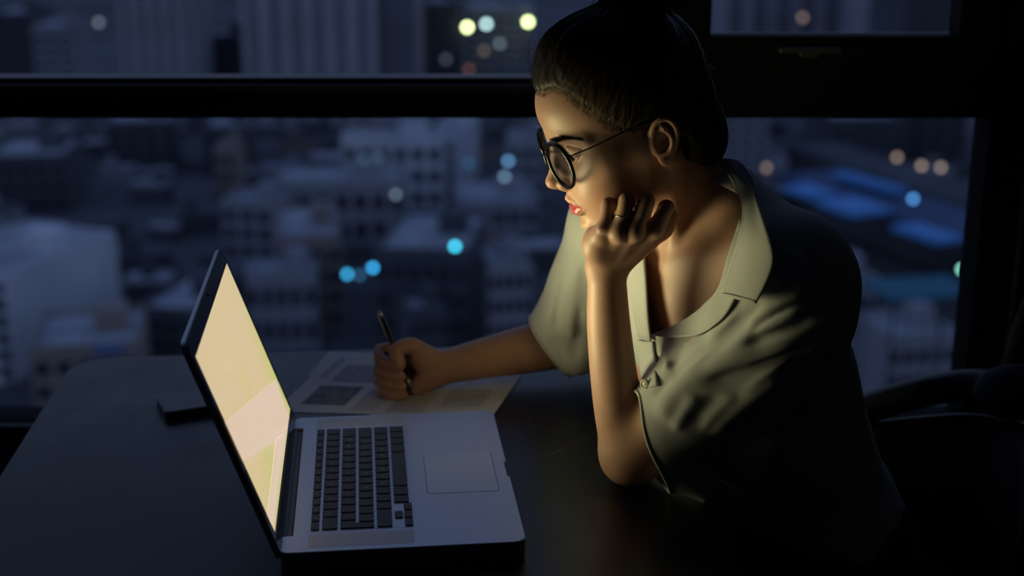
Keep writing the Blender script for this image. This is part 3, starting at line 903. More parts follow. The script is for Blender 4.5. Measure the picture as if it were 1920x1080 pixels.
# ================================================================== IMPLICIT BODY MODELLING
def catmull(P, n):
    P = np.array(P, float); m = len(P)
    Q = np.concatenate([2 * P[:1] - P[1:2], P, 2 * P[-1:] - P[-2:-1]])
    out = []
    for i in range(m - 1):
        p0, p1, p2, p3 = Q[i:i + 4]
        for j in range(n):
            t = j / n
            out.append(.5 * (2 * p1 + (p2 - p0) * t + (2 * p0 - 5 * p1 + 4 * p2 - p3) * t * t + (3 * p1 - p0 - 3 * p2 + p3) * t ** 3))
    out.append(P[-1]); return np.array(out)


class Prim:
    """one implicit shape; c/r bound it. frame: (M, T) local frame, mirror: about local y"""
    def __init__(s, f, cen, rad, k=0.01, op='u', frame=None, mirror=False):
        s.f, s.k, s.op, s.frame, s.mirror = f, k, op, frame, mirror
        cs = [np.array(cen, float)]
        if mirror: cs.append(cs[0] * [1, -1, 1])
        if frame: cs = [frame[0] @ c + frame[1] for c in cs]
        s.c = cs; s.r = rad

    def ev(s, P):
        if s.frame: P = (P - s.frame[1].astype(np.float32)) @ s.frame[0].astype(np.float32)
        if s.mirror:
            P = P.copy(); P[..., 1] = np.abs(P[..., 1])
        return s.f(P)


def basis(x, y):
    x = np.array(x, float); x /= np.linalg.norm(x)
    y = np.array(y, float); y = y - x * (x @ y); y /= np.linalg.norm(y)
    return np.stack([x, y, np.cross(x, y)], 1)


def ell(c, r, R=None, **k):
    c = np.array(c, np.float32); r = np.array(r, np.float32)
    def f(P):
        q = P - c
        if R is not None: q = q @ R.astype(np.float32)
        a = np.sqrt(((q / r) ** 2).sum(-1)) + 1e-9
        b = np.sqrt(((q / (r * r)) ** 2).sum(-1)) + 1e-9
        return a * (a - 1) / b
    return Prim(f, c, float(max(r)), **k)


def cap(a, b, ra, rb=None, **k):
    a = np.array(a, np.float32); b = np.array(b, np.float32)
    rb = ra if rb is None else rb
    ab = b - a; L2 = float(ab @ ab) + 1e-12
    def f(P):
        q = P - a
        t = np.clip((q @ ab) / L2, 0, 1)
        return np.sqrt(((q - t[..., None] * ab) ** 2).sum(-1)) - (ra + (rb - ra) * t)
    return Prim(f, (a + b) / 2, float(np.sqrt(L2)) / 2 + max(ra, rb), **k)


def ecap(a, b, side, ra, rb, **k):
    """capsule with an elliptical section: ra, rb = (half width along side, half thickness)"""
    a = np.array(a, float); b = np.array(b, float)
    R = basis(b - a, side).astype(np.float32); L = float(np.linalg.norm(b - a))
    a32 = a.astype(np.float32)
    def f(P):
        q = (P - a32) @ R
        t = np.clip(q[..., 0] / L, 0, 1)
        ru = ra[0] + (rb[0] - ra[0]) * t; rv = ra[1] + (rb[1] - ra[1]) * t
        ex = q[..., 0] - t * L; rw = np.minimum(ru, rv)
        A = np.sqrt((q[..., 1] / ru) ** 2 + (q[..., 2] / rv) ** 2 + (ex / rw) ** 2) + 1e-9
        B = np.sqrt((q[..., 1] / ru ** 2) ** 2 + (q[..., 2] / rv ** 2) ** 2 + (ex / rw ** 2) ** 2) + 1e-9
        return A * (A - 1) / B
    return Prim(f, (a + b) / 2, L / 2 + max(*ra, *rb), **k)


def chain(pts, rads, **k):
    return [cap(pts[i], pts[i + 1], rads[i], rads[i + 1], **k) for i in range(len(pts) - 1)]


def pipe(pts, rads, sub=5, **k):
    """one smooth limb through the points: capsules along a spline, united without swelling"""
    P_ = catmull([np.r_[p, r] for p, r in zip(pts, rads)], sub).astype(np.float32)
    c = (P_[:, :3].min(0) + P_[:, :3].max(0)) / 2
    rad = float(np.linalg.norm(P_[:, :3] - c, axis=1).max() + P_[:, 3].max())
    def f(P):
        D = None
        for i in range(len(P_) - 1):
            a, b = P_[i, :3], P_[i + 1, :3]; ab = b - a; L2 = float(ab @ ab) + 1e-12
            q = P - a; t = np.clip((q @ ab) / L2, 0, 1)
            d = np.sqrt(((q - t[..., None] * ab) ** 2).sum(-1)) - (P_[i, 3] + (P_[i + 1, 3] - P_[i, 3]) * t)
            D = d if D is None else np.minimum(D, d)
        return D
    return Prim(f, c, rad, **k)


def ridge(pts, sigma, h, ends=.25, asym=0.0):
    """raise (h > 0) or sink (h < 0) the surface along a polyline, fading at both ends"""
    P_ = catmull(pts, 4).astype(np.float32); n = len(P_) - 1
    c = (P_.min(0) + P_.max(0)) / 2; rad = float(np.linalg.norm(P_ - c, axis=1).max() + 3 * sigma)
    def f(P):
        D = np.full(P.shape[:-1], 9., np.float32); TT = np.zeros(P.shape[:-1], np.float32)
        for i in range(n):
            a, b = P_[i], P_[i + 1]; ab = b - a; L2 = float(ab @ ab) + 1e-12
            q = P - a; t = np.clip((q @ ab) / L2, 0, 1)
            d = np.sqrt(((q - t[..., None] * ab) ** 2).sum(-1)); m = d < D
            D = np.where(m, d, D); TT = np.where(m, (i + t) / n, TT)
        fade = np.clip(TT / ends, 0, 1) * np.clip((1 - TT) / ends, 0, 1)
        fade = fade * fade * (3 - 2 * fade)
        return 1.5 * h * fade * np.exp(-(D / sigma) ** 1.6)
    return Prim(f, c, rad, k=.01, op='d')


def smin(a, b, k):
    h = np.maximum(k - np.abs(a - b), 0) / k
    return np.minimum(a, b) - h * h * k * 0.25


class Shape:
    def __init__(s, ops): s.ops = ops
    def ev(s, P, rc, rr):
        D = np.full(P.shape[:2], 0.5, np.float32)
        for o in s.ops:
            m = np.zeros(len(rc), bool)
            for c in o.c: m |= np.linalg.norm(rc - c, axis=1) < o.r + rr + o.k + 0.035
            if not m.any(): continue
            idx = np.nonzero(m)[0]
            d = o.ev(P[idx])
            if o.op == 'u': D[idx] = smin(D[idx], d, o.k)
            elif o.op == 's': D[idx] = -smin(-D[idx], d, o.k)
            elif o.op == 'i': D[idx] = -smin(-D[idx], -d, o.k)
            elif o.op == 'd': D[idx] = D[idx] - d
        return D


class Hand:
    """palm and fingers; fingers blend with the palm but never with each other"""
    def __init__(s, palm, fingers, k=0.006): s.palm, s.fingers, s.k = Shape(palm), [Shape(f) for f in fingers], k
    def ev(s, P, rc, rr):
        D0 = s.palm.ev(P, rc, rr); D = D0.copy()
        for f in s.fingers:
            d = f.ev(P, rc, rr)
            D = np.minimum(D, smin(D0, d, s.k))
        return D


class Blend:
    def __init__(s, base, adds): s.base, s.adds = base, adds
    def ev(s, P, rc, rr):
        D = s.base.ev(P, rc, rr)
        for a, kf in s.adds:
            d = a.ev(P, rc, rr)
            D = smin(D, d, kf(P) if callable(kf) else kf)
        return D


def ev_pts(S, P, chunk=64):
    """evaluate at loose points (n,3), kept in coherent order"""
    n = len(P); m = -(-n // chunk) * chunk
    Q = np.concatenate([P, np.repeat(P[-1:], m - n, 0)]).reshape(-1, chunk, 3).astype(np.float32)
    rc = (Q.min(1) + Q.max(1)) / 2; rr = np.linalg.norm(Q.max(1) - Q.min(1), axis=1) / 2
    return S.ev(Q, rc, rr).reshape(-1)[:n]


def grad(S, P, e=0.0006):
    g = np.zeros_like(P)
    for i in range(3):
        d = np.zeros(3, np.float32); d[i] = e
        g[:, i] = ev_pts(S, P + d) - ev_pts(S, P - d)
    return g / (np.linalg.norm(g, axis=1, keepdims=True) + 1e-9)


def snap(S, P, it=2, off=0.0, e=0.0006, lim=0.004):
    for _ in range(it):
        P = P - grad(S, P, e) * np.clip(ev_pts(S, P) - off, -lim, lim)[:, None]
    return P


def surface(S, lo, hi, h, B=8, proj=2):
    """surface nets on sparse blocks -> (V, quads)"""
    lo = np.array(lo, float); hi = np.array(hi, float)
    nb = np.ceil((hi - lo) / (h * B)).astype(int)
    g = np.stack(np.meshgrid(*[np.arange(n) for n in nb], indexing='ij'), -1).reshape(-1, 3)
    cen = (lo + (g + .5) * h * B).astype(np.float32)
    rad = np.full(len(cen), h * B * .87)
    d = S.ev(cen[:, None, :], cen, rad)[:, 0]
    keep = np.abs(d) < h * B * 2.0 + h
    g = g[keep]; cen = cen[keep]
    N = B + 2   # samples -? per block: cells 0..B-1 need corners 0..B ; edges need own cells only
    loc = np.stack(np.meshgrid(*[np.arange(B + 1)] * 3, indexing='ij'), -1).reshape(-1, 3)
    Vs, ids, quads = [], [], []
    NX = nb * B + 2
    def cid(c): return (c[..., 0].astype(np.int64) * NX[1] + c[..., 1]) * NX[2] + c[..., 2]
    for s in range(0, len(g), 1500):
        gg = g[s:s + 1500]
        P = (lo + (gg[:, None, :] * B + loc[None]) * h).astype(np.float32)
        D = S.ev(P, cen[s:s + 1500], np.full(len(gg), h * B * .87)).reshape(-1, B + 1, B + 1, B + 1)
        neg = D < 0
        anyc = ~(neg.reshape(len(gg), -1).all(1) | (~neg).reshape(len(gg), -1).all(1))
        gg, D, neg = gg[anyc], D[anyc], neg[anyc]
        if not len(gg): continue
        acc = np.zeros((len(gg), B, B, B, 3), np.float32); cnt = np.zeros((len(gg), B, B, B), np.float32)
        for ax in range(3):
            for o1 in (0, 1):
                for o2 in (0, 1):
                    sl = [slice(0, B)] * 3
                    oth = [i for i in range(3) if i != ax]
                    sl[oth[0]] = slice(o1, B + o1); sl[oth[1]] = slice(o2, B + o2)
                    s0 = list(sl); s1 = list(sl); s0[ax] = slice(0, B); s1[ax] = slice(1, B + 1)
                    a = D[(slice(None), *s0)]; b = D[(slice(None), *s1)]
                    m = (a < 0) != (b < 0)
                    t = np.where(m, a / (a - b + 1e-12), 0)
                    cnt += m
                    acc[..., ax] += t * m
                    acc[..., oth[0]] += o1 * m; acc[..., oth[1]] += o2 * m
        m = cnt > 0
        cell = gg[:, None, None, None, :] * B + np.stack(np.meshgrid(*[np.arange(B)] * 3, indexing='ij'), -1)[None]
        Vs.append(lo + (cell[m] + acc[m] / cnt[m][:, None]) * h); ids.append(cid(cell[m]))
        for ax in range(3):
            o = [i for i in range(3) if i != ax]
            s1 = [slice(0, B)] * 3; s1[ax] = slice(1, B + 1)
            a = neg[:, :B, :B, :B]; b = neg[(slice(None), *s1)]
            mm = a != b
            c = cell[mm]; fl = a[mm]
            c1 = c.copy(); c1[:, o[0]] -= 1
            c2 = c1.copy(); c2[:, o[1]] -= 1
            c3 = c.copy(); c3[:, o[1]] -= 1
            q = np.stack([cid(c), cid(c1), cid(c2), cid(c3)], 1)
            if ax == 1: fl = ~fl
            q[~fl] = q[~fl][:, ::-1]
            quads.append(q)
    V = np.concatenate(Vs); I = np.concatenate(ids); Q = np.concatenate(quads)
    od = np.argsort(I, kind='stable'); Is = I[od]
    p = np.searchsorted(Is, Q); p = np.clip(p, 0, len(Is) - 1)
    ok = (Is[p] == Q).all(1)
    Q = od[p[ok]]
    V = V.astype(np.float32)
    if proj: V = snap(S, V, proj, lim=h)
    return V, Q


def tris(Q): return np.concatenate([Q[:, [0, 1, 2]], Q[:, [0, 2, 3]]])


def biggest(V, Q):
    """drop loose crumbs: keep the largest connected piece"""
    lab = np.arange(len(V))
    while True:
        m = lab[Q].min(1); new = lab.copy()
        for j in range(Q.shape[1]): np.minimum.at(new, Q[:, j], m)
        new = new[new]
        if (new == lab).all(): break
        lab = new
    u, c = np.unique(lab, return_counts=True); keep = lab == u[c.argmax()]
    Q = Q[keep[Q].all(1)]; mp = np.full(len(V), -1); mp[keep] = np.arange(keep.sum())
    return V[keep], mp[Q]


def clip_tri(V, T, gv):
    """keep the part of a triangle mesh where gv (per vertex) > 0, cut exactly along gv = 0"""
    pos = gv > 0
    n = pos[T].sum(1)
    out = [T[n == 3]]
    newV = [V]; nv = len(V); cache = {}
    extra = []
    ex = []
    def cut(i, j):
        k = (i, j) if i < j else (j, i)
        if k not in cache:
            t = gv[k[0]] / (gv[k[0]] - gv[k[1]])
            ex.append(V[k[0]] + t * (V[k[1]] - V[k[0]])); cache[k] = nv + len(ex) - 1
        return cache[k]
    for t in T[(n == 1) | (n == 2)]:
        a, b, c = (int(x) for x in t)
        for _ in range(3):
            if (pos[a] and not pos[b] and not pos[c]) or (not pos[a] and pos[b] and pos[c]): break
            a, b, c = b, c, a
        ab, ac = cut(a, b), cut(a, c)
        if pos[a]: extra.append((a, ab, ac))
        else: extra.append((ab, b, c)); extra.append((ab, c, ac))
    if ex: V = np.concatenate([V, np.array(ex, dtype=V.dtype)])
    T = np.concatenate(out + ([np.array(extra)] if extra else []))
    used = np.unique(T); mp = np.full(len(V), -1); mp[used] = np.arange(len(used))
    return V[used], mp[T]


def refine(V, T, mask_fn, S):
    """split triangles inside a region 1:4 (neighbours 1:2 or 1:3), then snap to the shape"""
    m = mask_fn(V)
    edges = np.sort(np.concatenate([T[:, [0, 1]], T[:, [1, 2]], T[:, [2, 0]]]), 1)
    ue, inv = np.unique(edges, axis=0, return_inverse=True)
    inv = inv.ravel()
    sp_ = m[ue].all(1)
    mid = np.full(len(ue), -1); mid[sp_] = len(V) + np.arange(sp_.sum())
    V2 = np.concatenate([V, (V[ue[sp_, 0]] + V[ue[sp_, 1]]) / 2])
    n = len(T); e = mid[inv].reshape(3, n).T   # edges 01,12,20
    c = (e >= 0).sum(1)
    out = [T[c == 0]]
    t, q = T[c == 3], e[c == 3]
    out += [np.stack([t[:, 0], q[:, 0], q[:, 2]], 1), np.stack([q[:, 0], t[:, 1], q[:, 1]], 1), np.stack([q[:, 2], q[:, 1], t[:, 2]], 1), q]
    for r in range(3):
        tt = np.roll(T, -r, 1); ee = np.roll(e, -r, 1)
        s1 = (c == 1) & (ee[:, 0] >= 0)
        out += [np.stack([tt[s1, 0], ee[s1, 0], tt[s1, 2]], 1), np.stack([ee[s1, 0], tt[s1, 1], tt[s1, 2]], 1)]
        s2 = (c == 2) & (ee[:, 2] < 0)      # edges 01 and 12 split
        out += [np.stack([tt[s2, 0], ee[s2, 0], tt[s2, 2]], 1), np.stack([ee[s2, 0], ee[s2, 1], tt[s2, 2]], 1), np.stack([ee[s2, 0], tt[s2, 1], ee[s2, 1]], 1)]
    T2 = np.concatenate(out)
    new = np.arange(len(V), len(V2))
    mm = mask_fn(V2)
    i = np.nonzero(mm)[0]
    V2 = V2.astype(np.float32)
    V2[i] = snap(S, V2[i], 2, e=0.0004, lim=.002)
    return V2, T2


def march(S, px, py, Y0=1.2, Y1=2.3):
    """first hit of the camera rays through picture points with a shape, else the closest approach"""
    px = np.atleast_1d(np.array(px, float)); py = np.atleast_1d(np.array(py, float))
    D = np.stack([ray(a, b) for a, b in zip(px, py)]); D /= np.linalg.norm(D, axis=1, keepdims=True)
    t = np.full(len(px), Y0 / CP * .98); best = t.copy(); bd = np.full(len(px), 9.)
    for _ in range(90):
        P = (CAM + D * t[:, None]).astype(np.float32)
        d = S.ev(P[:, None, :], P, np.full(len(P), .12))[:, 0]
        d = np.minimum(d, .03)
        b = d < bd; bd[b] = d[b]; best[b] = t[b]
        t = np.where(d < .0002, t, np.where(t > 2.6, t, t + np.maximum(d * .7, .0003)))
    return CAM + D * best[:, None], bd




def boundary_loops(T):
    e = np.concatenate([T[:, [0, 1]], T[:, [1, 2]], T[:, [2, 0]]]); k = np.sort(e, 1)
    u, i, c = np.unique(k, axis=0, return_index=True, return_counts=True)
    nx = {}
    for a, b in e[i[c == 1]]: nx[int(a)] = int(b)
    loops = []
    while nx:
        s0, b = nx.popitem(); L = [s0, b]
        while b in nx: b = nx.pop(b); L.append(b)
        loops.append(np.array(L))
    return loops


def fill_holes(V, T, most=40):
    """close pinholes with a fan"""
    nv, nt = [], []
    for l in boundary_loops(T):
        l = l[:-1] if l[0] == l[-1] else l
        if 3 <= len(l) <= most:
            c = len(V) + len(nv); nv.append(V[l].mean(0))
            nt += [(l[(i + 1) % len(l)], l[i], c) for i in range(len(l))]
    print('holes filled', len(nv))
    if nv: V = np.concatenate([V, np.array(nv, V.dtype)]); T = np.concatenate([T, np.array(nt)])
    return V, T

# ================================================================== THE WOMAN
HM = np.array([[-0.8919, 0.2493, -0.3773], [-0.2037, -0.9664, -0.1571], [-0.4038, -0.0633, 0.9127]])
HT = np.array([0.1403, 1.6327, 1.1317])
HF = (HM, HT)
def hd(f, l, u): return HM @ np.array([f, l, u]) * .001 + HT      # head millimetres -> world
def mm(*v): return np.array(v, float) * .001
def he(c, r, R=None, **k): return ell(mm(*c), mm(*r), R, frame=HF, **k)
def hc(a, b, ra, rb=None, **k): return cap(mm(*a), mm(*b), ra * .001, (rb if rb else ra) * .001, frame=HF, **k)
def rotm(ax, deg): return np.array(Matrix.Rotation(math.radians(deg), 3, ax))

mi = dict(mirror=True)
head_ops = [
    he((-8, 0, 50), (96, 73, 73), k=.01),
    he((32, 0, 62), (62, 59, 53), k=.018),
    he((38, 0, -20), (52, 57, 66), k=.025),
    he((44, 38, -2), (29, 23, 20), k=.028, **mi),                  # cheekbone
    hc((50, 54, 2), (2, 62, 6), 7.0, k=.026, **mi),
    hc((4, 53, -8), (6, 47, -50), 12, k=.028, **mi),              # ramus
    hc((8, 45, -54), (74, 18, -83), 10, 10, k=.026, **mi),        # jaw line
    he((66, 0, -46), (31, 29, 27), k=.018),                       # muzzle
    he((54, 30, -34), (30, 21, 26), k=.028, **mi),                # cheek
    he((84, 0, -82), (14.5, 17, 12), k=.012),                     # chin
    he((30, 0, -60), (50, 40, 22), k=.02),                        # under the jaw
    # brow and eye sockets
    hc((87, 7, 36), (80, 27, 42), 7, 7, k=.010, **mi),
    hc((80, 27, 42), (62, 48, 36), 7, 6, k=.010, **mi),
    he((93, 30, 18), (17, 17, 11.5), k=.012, op='s', **mi),
    # nose
    hc((88, 0, 27), (95, 0, 6), 8, 7.2, k=.008),
    hc((95, 0, 6), (107, 0, -12), 7.2, 7.6, k=.006),
    he((107.5, 0, -14.5), (10.2, 9, 8.3), k=.005),
    hc((84, 9, 12), (95, 9, -16), 5, 6.5, k=.010, **mi),
    he((97.5, 12, -20.5), (9.5, 5.8, 7.0), k=.005, **mi),
    hc((108, 0, -20), (99, 0, -29), 3.2, 4.0, k=.005),
    he((103, 6.2, -27), (5.0, 2.8, 4.2), k=.002, op='s', **mi),
    # eyelids over the eyeball
    he((70.5, 31, 18), (13.2, 13.4, 13.2), k=.003, **mi),
    hc((80, 19, 23), (81.5, 30, 26), 1.2, k=.006, **mi), hc((81.5, 30, 26), (73, 42, 22), 1.2, k=.006, **mi),
    # lips
    hc((98.0, 4, -43.8), (94.5, 13, -46.5), 5.0, 4.4, k=.004, **mi),
    hc((94.5, 13, -46.5), (87, 24, -50.3), 4.4, 2.0, k=.004, **mi),
    hc((96.3, 0, -60), (94, 10, -58.5), 6.6, 6.0, k=.004, **mi),
    hc((94, 10, -58.5), (87, 23, -52.8), 6.0, 2.4, k=.004, **mi),
    he((105, 0, -37), (4, 2.2, 5), k=.004, op='s'),
    he((104, 0, -71.5), (7.5, 16, 3.5), k=.008, op='s'),
    hc((106, 0, -52.3), (98.5, 8, -52.4), 1.7, 1.8, k=.0015, op='s', **mi),
    hc((98.5, 8, -52.4), (91.5, 17, -51.6), 1.8, 1.5, k=.0015, op='s', **mi),
    hc((91.5, 17, -51.6), (88, 24.5, -51), 1.5, .8, k=.0015, op='s', **mi),
    # eye slit
    he((83.5, 31, 14.6), (6.5, 13.8, 3.4), rotm('X', 0), k=.001, op='s', **mi),
]
# ears
EY = lambda p: (p[0] - 6, p[1] - 1, p[2])
ear = [he((-17, 71, 1), (17, 4.5, 27), np.array(rotm('Y', -12) @ rotm('Z', 14)), k=.004, **mi),
       he((-10, 74, -22), (7.5, 3.6, 9), k=.005, **mi)]
hel = [(-4, 69, 4), (-5, 74, 14), (-10, 78, 24), (-20, 81, 28.5), (-29, 82, 24), (-33.5, 82, 12), (-31, 80, -2), (-25, 77, -14), (-17, 75, -24), (-11, 74, -29)]
hel = [(a_ * .93 - 1, b_, c_ * .93) for a_, b_, c_ in hel]
helc = catmull(hel, 3)
ear += [hc(helc[i], helc[i + 1], 2.6, k=.0025, **mi) for i in range(len(helc) - 1)]
ear += [he((-13, 79, -3), (7.5, 7, 11.5), k=.003, op='s', **mi), he((-24, 84, 14), (3.0, 4, 9), rotm('Y', 14), k=.003, op='s', **mi), he((-14, 82, 16), (4, 4.5, 5), k=.003, op='s', **mi)]
anti = catmull([(-15, 76, 24), (-20, 79.5, 14), (-24, 80, 2), (-22, 79, -8), (-16, 77, -15), (-9, 75, -15)], 3)
ear += [hc(anti[i], anti[i + 1], 2.4, k=.002, **mi) for i in range(len(anti) - 1)]
ear += [hc((-20, 79.5, 12), (-11, 75, 17), 1.6, k=.003, **mi), he((-3.5, 72.5, -3), (3.4, 3.2, 6.5), k=.003, **mi)]
head_ops += ear

# ---- skeleton
SL = at(1484, 512, 1.525)                    # near (her left) shoulder
SR = at(1150, 418, 1.835)          # far shoulder
MID = (SL + SR) / 2 + np.array([.012, .0, .022])
PHI = math.atan2(SR[1] - SL[1], SL[0] - SR[0])
Sd = (SL - SR) / np.linalg.norm(SL - SR)    # towards her left
Fd = np.cross(Sd, [0, 0, 1]); Fd = np.array([-abs(Fd[0]), -abs(Fd[1]), 0]); Fd /= np.linalg.norm(Fd)
KR = 1.07
HIP = np.array([.400, 1.72, .55])
EL = at(1184, 850, 1.580)
WL = at(1137, 500, 1.583)
ER = at(1095, 636, 1.955)
WR = at(824, 690, 1.775 * KR)
spine = (MID - HIP); spine /= np.linalg.norm(spine)
TR = basis(Sd, Fd)                          # columns: side, forward, up-ish
TR = np.stack([Sd, np.cross(spine, Sd), spine], 1)
TR[:, 1] = -TR[:, 1] if TR[:, 1] @ Fd < 0 else TR[:, 1]
def tor(c, r, base=None, **k): return ell((MID if base is None else base) + TR @ np.array(c), r, TR, **k)
NB = MID + np.array([.0, 0, .015])
body_ops = head_ops + [
    ecap(hd(-22, 0, -30), NB + Fd * .000, Sd, (.050, .056), (.058, .055), k=.022),
    tor((0, .005, -.15), (.150, .088, .19), k=.03),
    tor((0, .02, -.10), (.125, .088, .12), k=.03),
    tor((0, .0, -.34), (.112, .080, .18), k=.04),
    tor((0, -.01, -.45), (.140, .090, .10), k=.04),
    ecap(SL, SR, [0, 0, 1], (.046, .048), (.046, .048), k=.03),
    cap(NB + Sd * .03 + [0, 0, .03], SL + [0, 0, .010], .030, .034, k=.03),
    cap(NB - Sd * .03 + [0, 0, .03], SR + [0, 0, .010], .030, .034, k=.03),
    cap(SL, EL, .047, .037, k=.02),
    cap(SR, ER, .045, .036, k=.02),
    tor((.066, .068, -.175), (.062, .055, .062), k=.03), tor((-.066, .068, -.175), (.062, .055, .062), k=.03),   # bust
    # collar bones and the notch between them
    cap(MID + TR @ np.array([.018, .070, -.008]), MID + TR @ np.array([.135, .030, .018]), .0075, .008, k=.016),
    cap(MID + TR @ np.array([-.018, .070, -.008]), MID + TR @ np.array([-.135, .030, .018]), .0075, .008, k=.016),
    ell(MID + TR @ np.array([0, .088, .010]), (.011, .016, .012), k=.014, op='s'),
    # sternomastoid
    cap(hd(-22, 58, -30), MID + TR @ np.array([.018, .062, .0]), .011, .007, k=.014),
    cap(hd(-22, -58, -30), MID + TR @ np.array([-.018, .062, .0]), .011, .007, k=.014),
    # hips and thighs
    cap(HIP + Sd * .085, HIP + Sd * .085 + Fd * .05 + [-.36, -.02, -.02], .085, .062, k=.03),
    cap(HIP - Sd * .085, HIP - Sd * .085 + Fd * .05 + [-.36, .02, -.02], .085, .062, k=.03),
]
for sgn in (1, -1):
    K = HIP + Sd * .085 * sgn + Fd * .05 + [-.36, -.02 * sgn, -.02]
    A = K + [.06, 0, -.40]
    body_ops += [cap(K, K + [.02, 0, -.18], .060, .050, k=.03), cap(K + [.02, 0, -.18], A, .050, .034, k=.02),
                 ecap(A + [.02, 0, -.06], A + [-.15, 0, -.075], [0, 1, 0], (.034, .030), (.038, .022), k=.03)]
base = Shape(body_ops)

def lerpY(py, a, b, pa, pb): return a + (b - a) * (py - pa) / (pb - pa)
# ---- near forearm and fist under the chin
fl = [EL, at(1165, 800, 1.580), at(1151, 705, 1.580), at(1141, 605, 1.582), WL]
flr = [.0305, .0300, .0285, .0260, .0222]
MCPL = [at(1130, 441, 1.541), at(1161, 438, 1.531), at(1190, 435, 1.530), at(1228, 430, 1.541)]   # little .. index
PIPL = [at(1141, 385, 1.548), at(1175, 377, 1.540), at(1212, 378, 1.539), at(1249, 390, 1.548)]
DIPL = [at(1140, 392, 1.571), at(1176, 386, 1.567), at(1213, 386, 1.566), at(1247, 400, 1.571)]
TIPL = [at(1138, 415, 1.578), at(1174, 412, 1.575), at(1208, 412, 1.574), at(1240, 420, 1.577)]
wside = np.array([1., .25, 0])
wl0 = [WL + wside * o for o in (-.010, -.003, .004, .011)]
palm = [pipe(fl, flr, k=.01), cap(EL + [-.003, 0, -.006], EL + [.014, .006, .002], .027, .031, k=.02)]
palm += [ecap(WL, (MCPL[1] + MCPL[2]) / 2 + [0, .012, 0], wside, (.024, .017), (.036, .013), k=.012)]
palm += [cap(wl0[i] + [0, -.006, .004], MCPL[i], .0085, .0092, k=.007) for i in range(4)]
palm += [ell(m + [0, -.001, .001], (.0098, .0098, .0098), k=.004) for m in MCPL]
palm += [ell(at(1118, 458, 1.556), (.017, .019, .022), k=.014)]          # heel of the hand under the chin
palm += [ecap(WL + [.012, -.002, .004], at(1212, 452, 1.566), wside, (.014, .014), (.013, .012), k=.012)]
fr = [(.0083, .0080, .0070, .0062), (.0090, .0087, .0077, .0067), (.0092, .0089, .0079, .0069), (.0092, .0088, .0077, .0068)]
fingersL = [[pipe([MCPL[i], PIPL[i], DIPL[i], TIPL[i]], fr[i], 4, k=.004)] + [ell(PIPL[i], (fr[i][1] * 1.06,) * 3, k=.003)] for i in range(4)]
thumbL = pipe([WL + [.014, .0, .006], at(1212, 452, 1.568), at(1246, 432, 1.580), at(1258, 404, 1.586)], (.0125, .0105, .0098, .0078), 4, k=.006)
handL = Hand(palm, fingersL + [[thumbL]], .0075)

# ---- far forearm and the hand that holds the pen
MCPR = [at(768, 653, 1.797 * KR), at(760, 676, 1.803 * KR), at(762, 699, 1.798 * KR), at(770, 719, 1.786 * KR)]      # index .. little
PIPR = [at(712, 657, 1.786 * KR), at(705, 684, 1.780 * KR), at(709, 710, 1.770 * KR), at(718, 731, 1.756 * KR)]
DIPR = [at(716, 675, 1.764 * KR), at(722, 699, 1.756 * KR), at(726, 720, 1.747 * KR), at(732, 740, 1.738 * KR)]
TIPR = [at(748, 690, 1.751 * KR), at(752, 706, 1.746 * KR), at(754, 725, 1.740 * KR), at(756, 741, 1.735 * KR)]
palmR = [pipe([ER, (ER * .62 + WR * .38) + [0, 0, .002], WR], (.0385, .0355, .0240), k=.01)]
palmR += [ecap(WR, (MCPR[1] + MCPR[2]) / 2, [0, .25, -1], (.024, .016), (.034, .013), k=.012)]
palmR += [cap(WR + np.array([0, 0, .010 - .007 * i]), MCPR[i], .009, .0095, k=.008) for i in range(4)]
palmR += [ecap(WR + [-.01, -.01, -.010], at(775, 728, 1.765 * KR), [0, 1, 0], (.016, .016), (.014, .013), k=.012)]
palmR += [ell(at(795, 672, 1.768 * KR), (.022, .015, .018), k=.012)]
frr = [(.0095, .0088, .0078, .0067), (.0095, .0089, .0079, .0068), (.0092, .0086, .0076, .0066), (.0085, .0078, .0070, .0061)]
fingersR = [[pipe([MCPR[i], PIPR[i], DIPR[i], TIPR[i]], [x_ * 1.06 for x_ in frr[i]], 4, k=.004)] for i in range(4)]
thumbR = pipe([at(805, 672, 1.770 * KR), at(773, 648, 1.763 * KR), at(744, 658, 1.752 * KR), at(750, 682, 1.745 * KR)], (.0143, .0118, .0106, .0086), 4, k=.006)
handR = Hand(palmR, fingersR + [[thumbR]], .0075)

BODY = Blend(base, [(handL, lambda P: np.where(P[..., 2] < .90, .018, .0006).astype(np.float32)),
                    (handR, lambda P: np.where(P[..., 0] > 0.03, .018, .0006).astype(np.float32))])

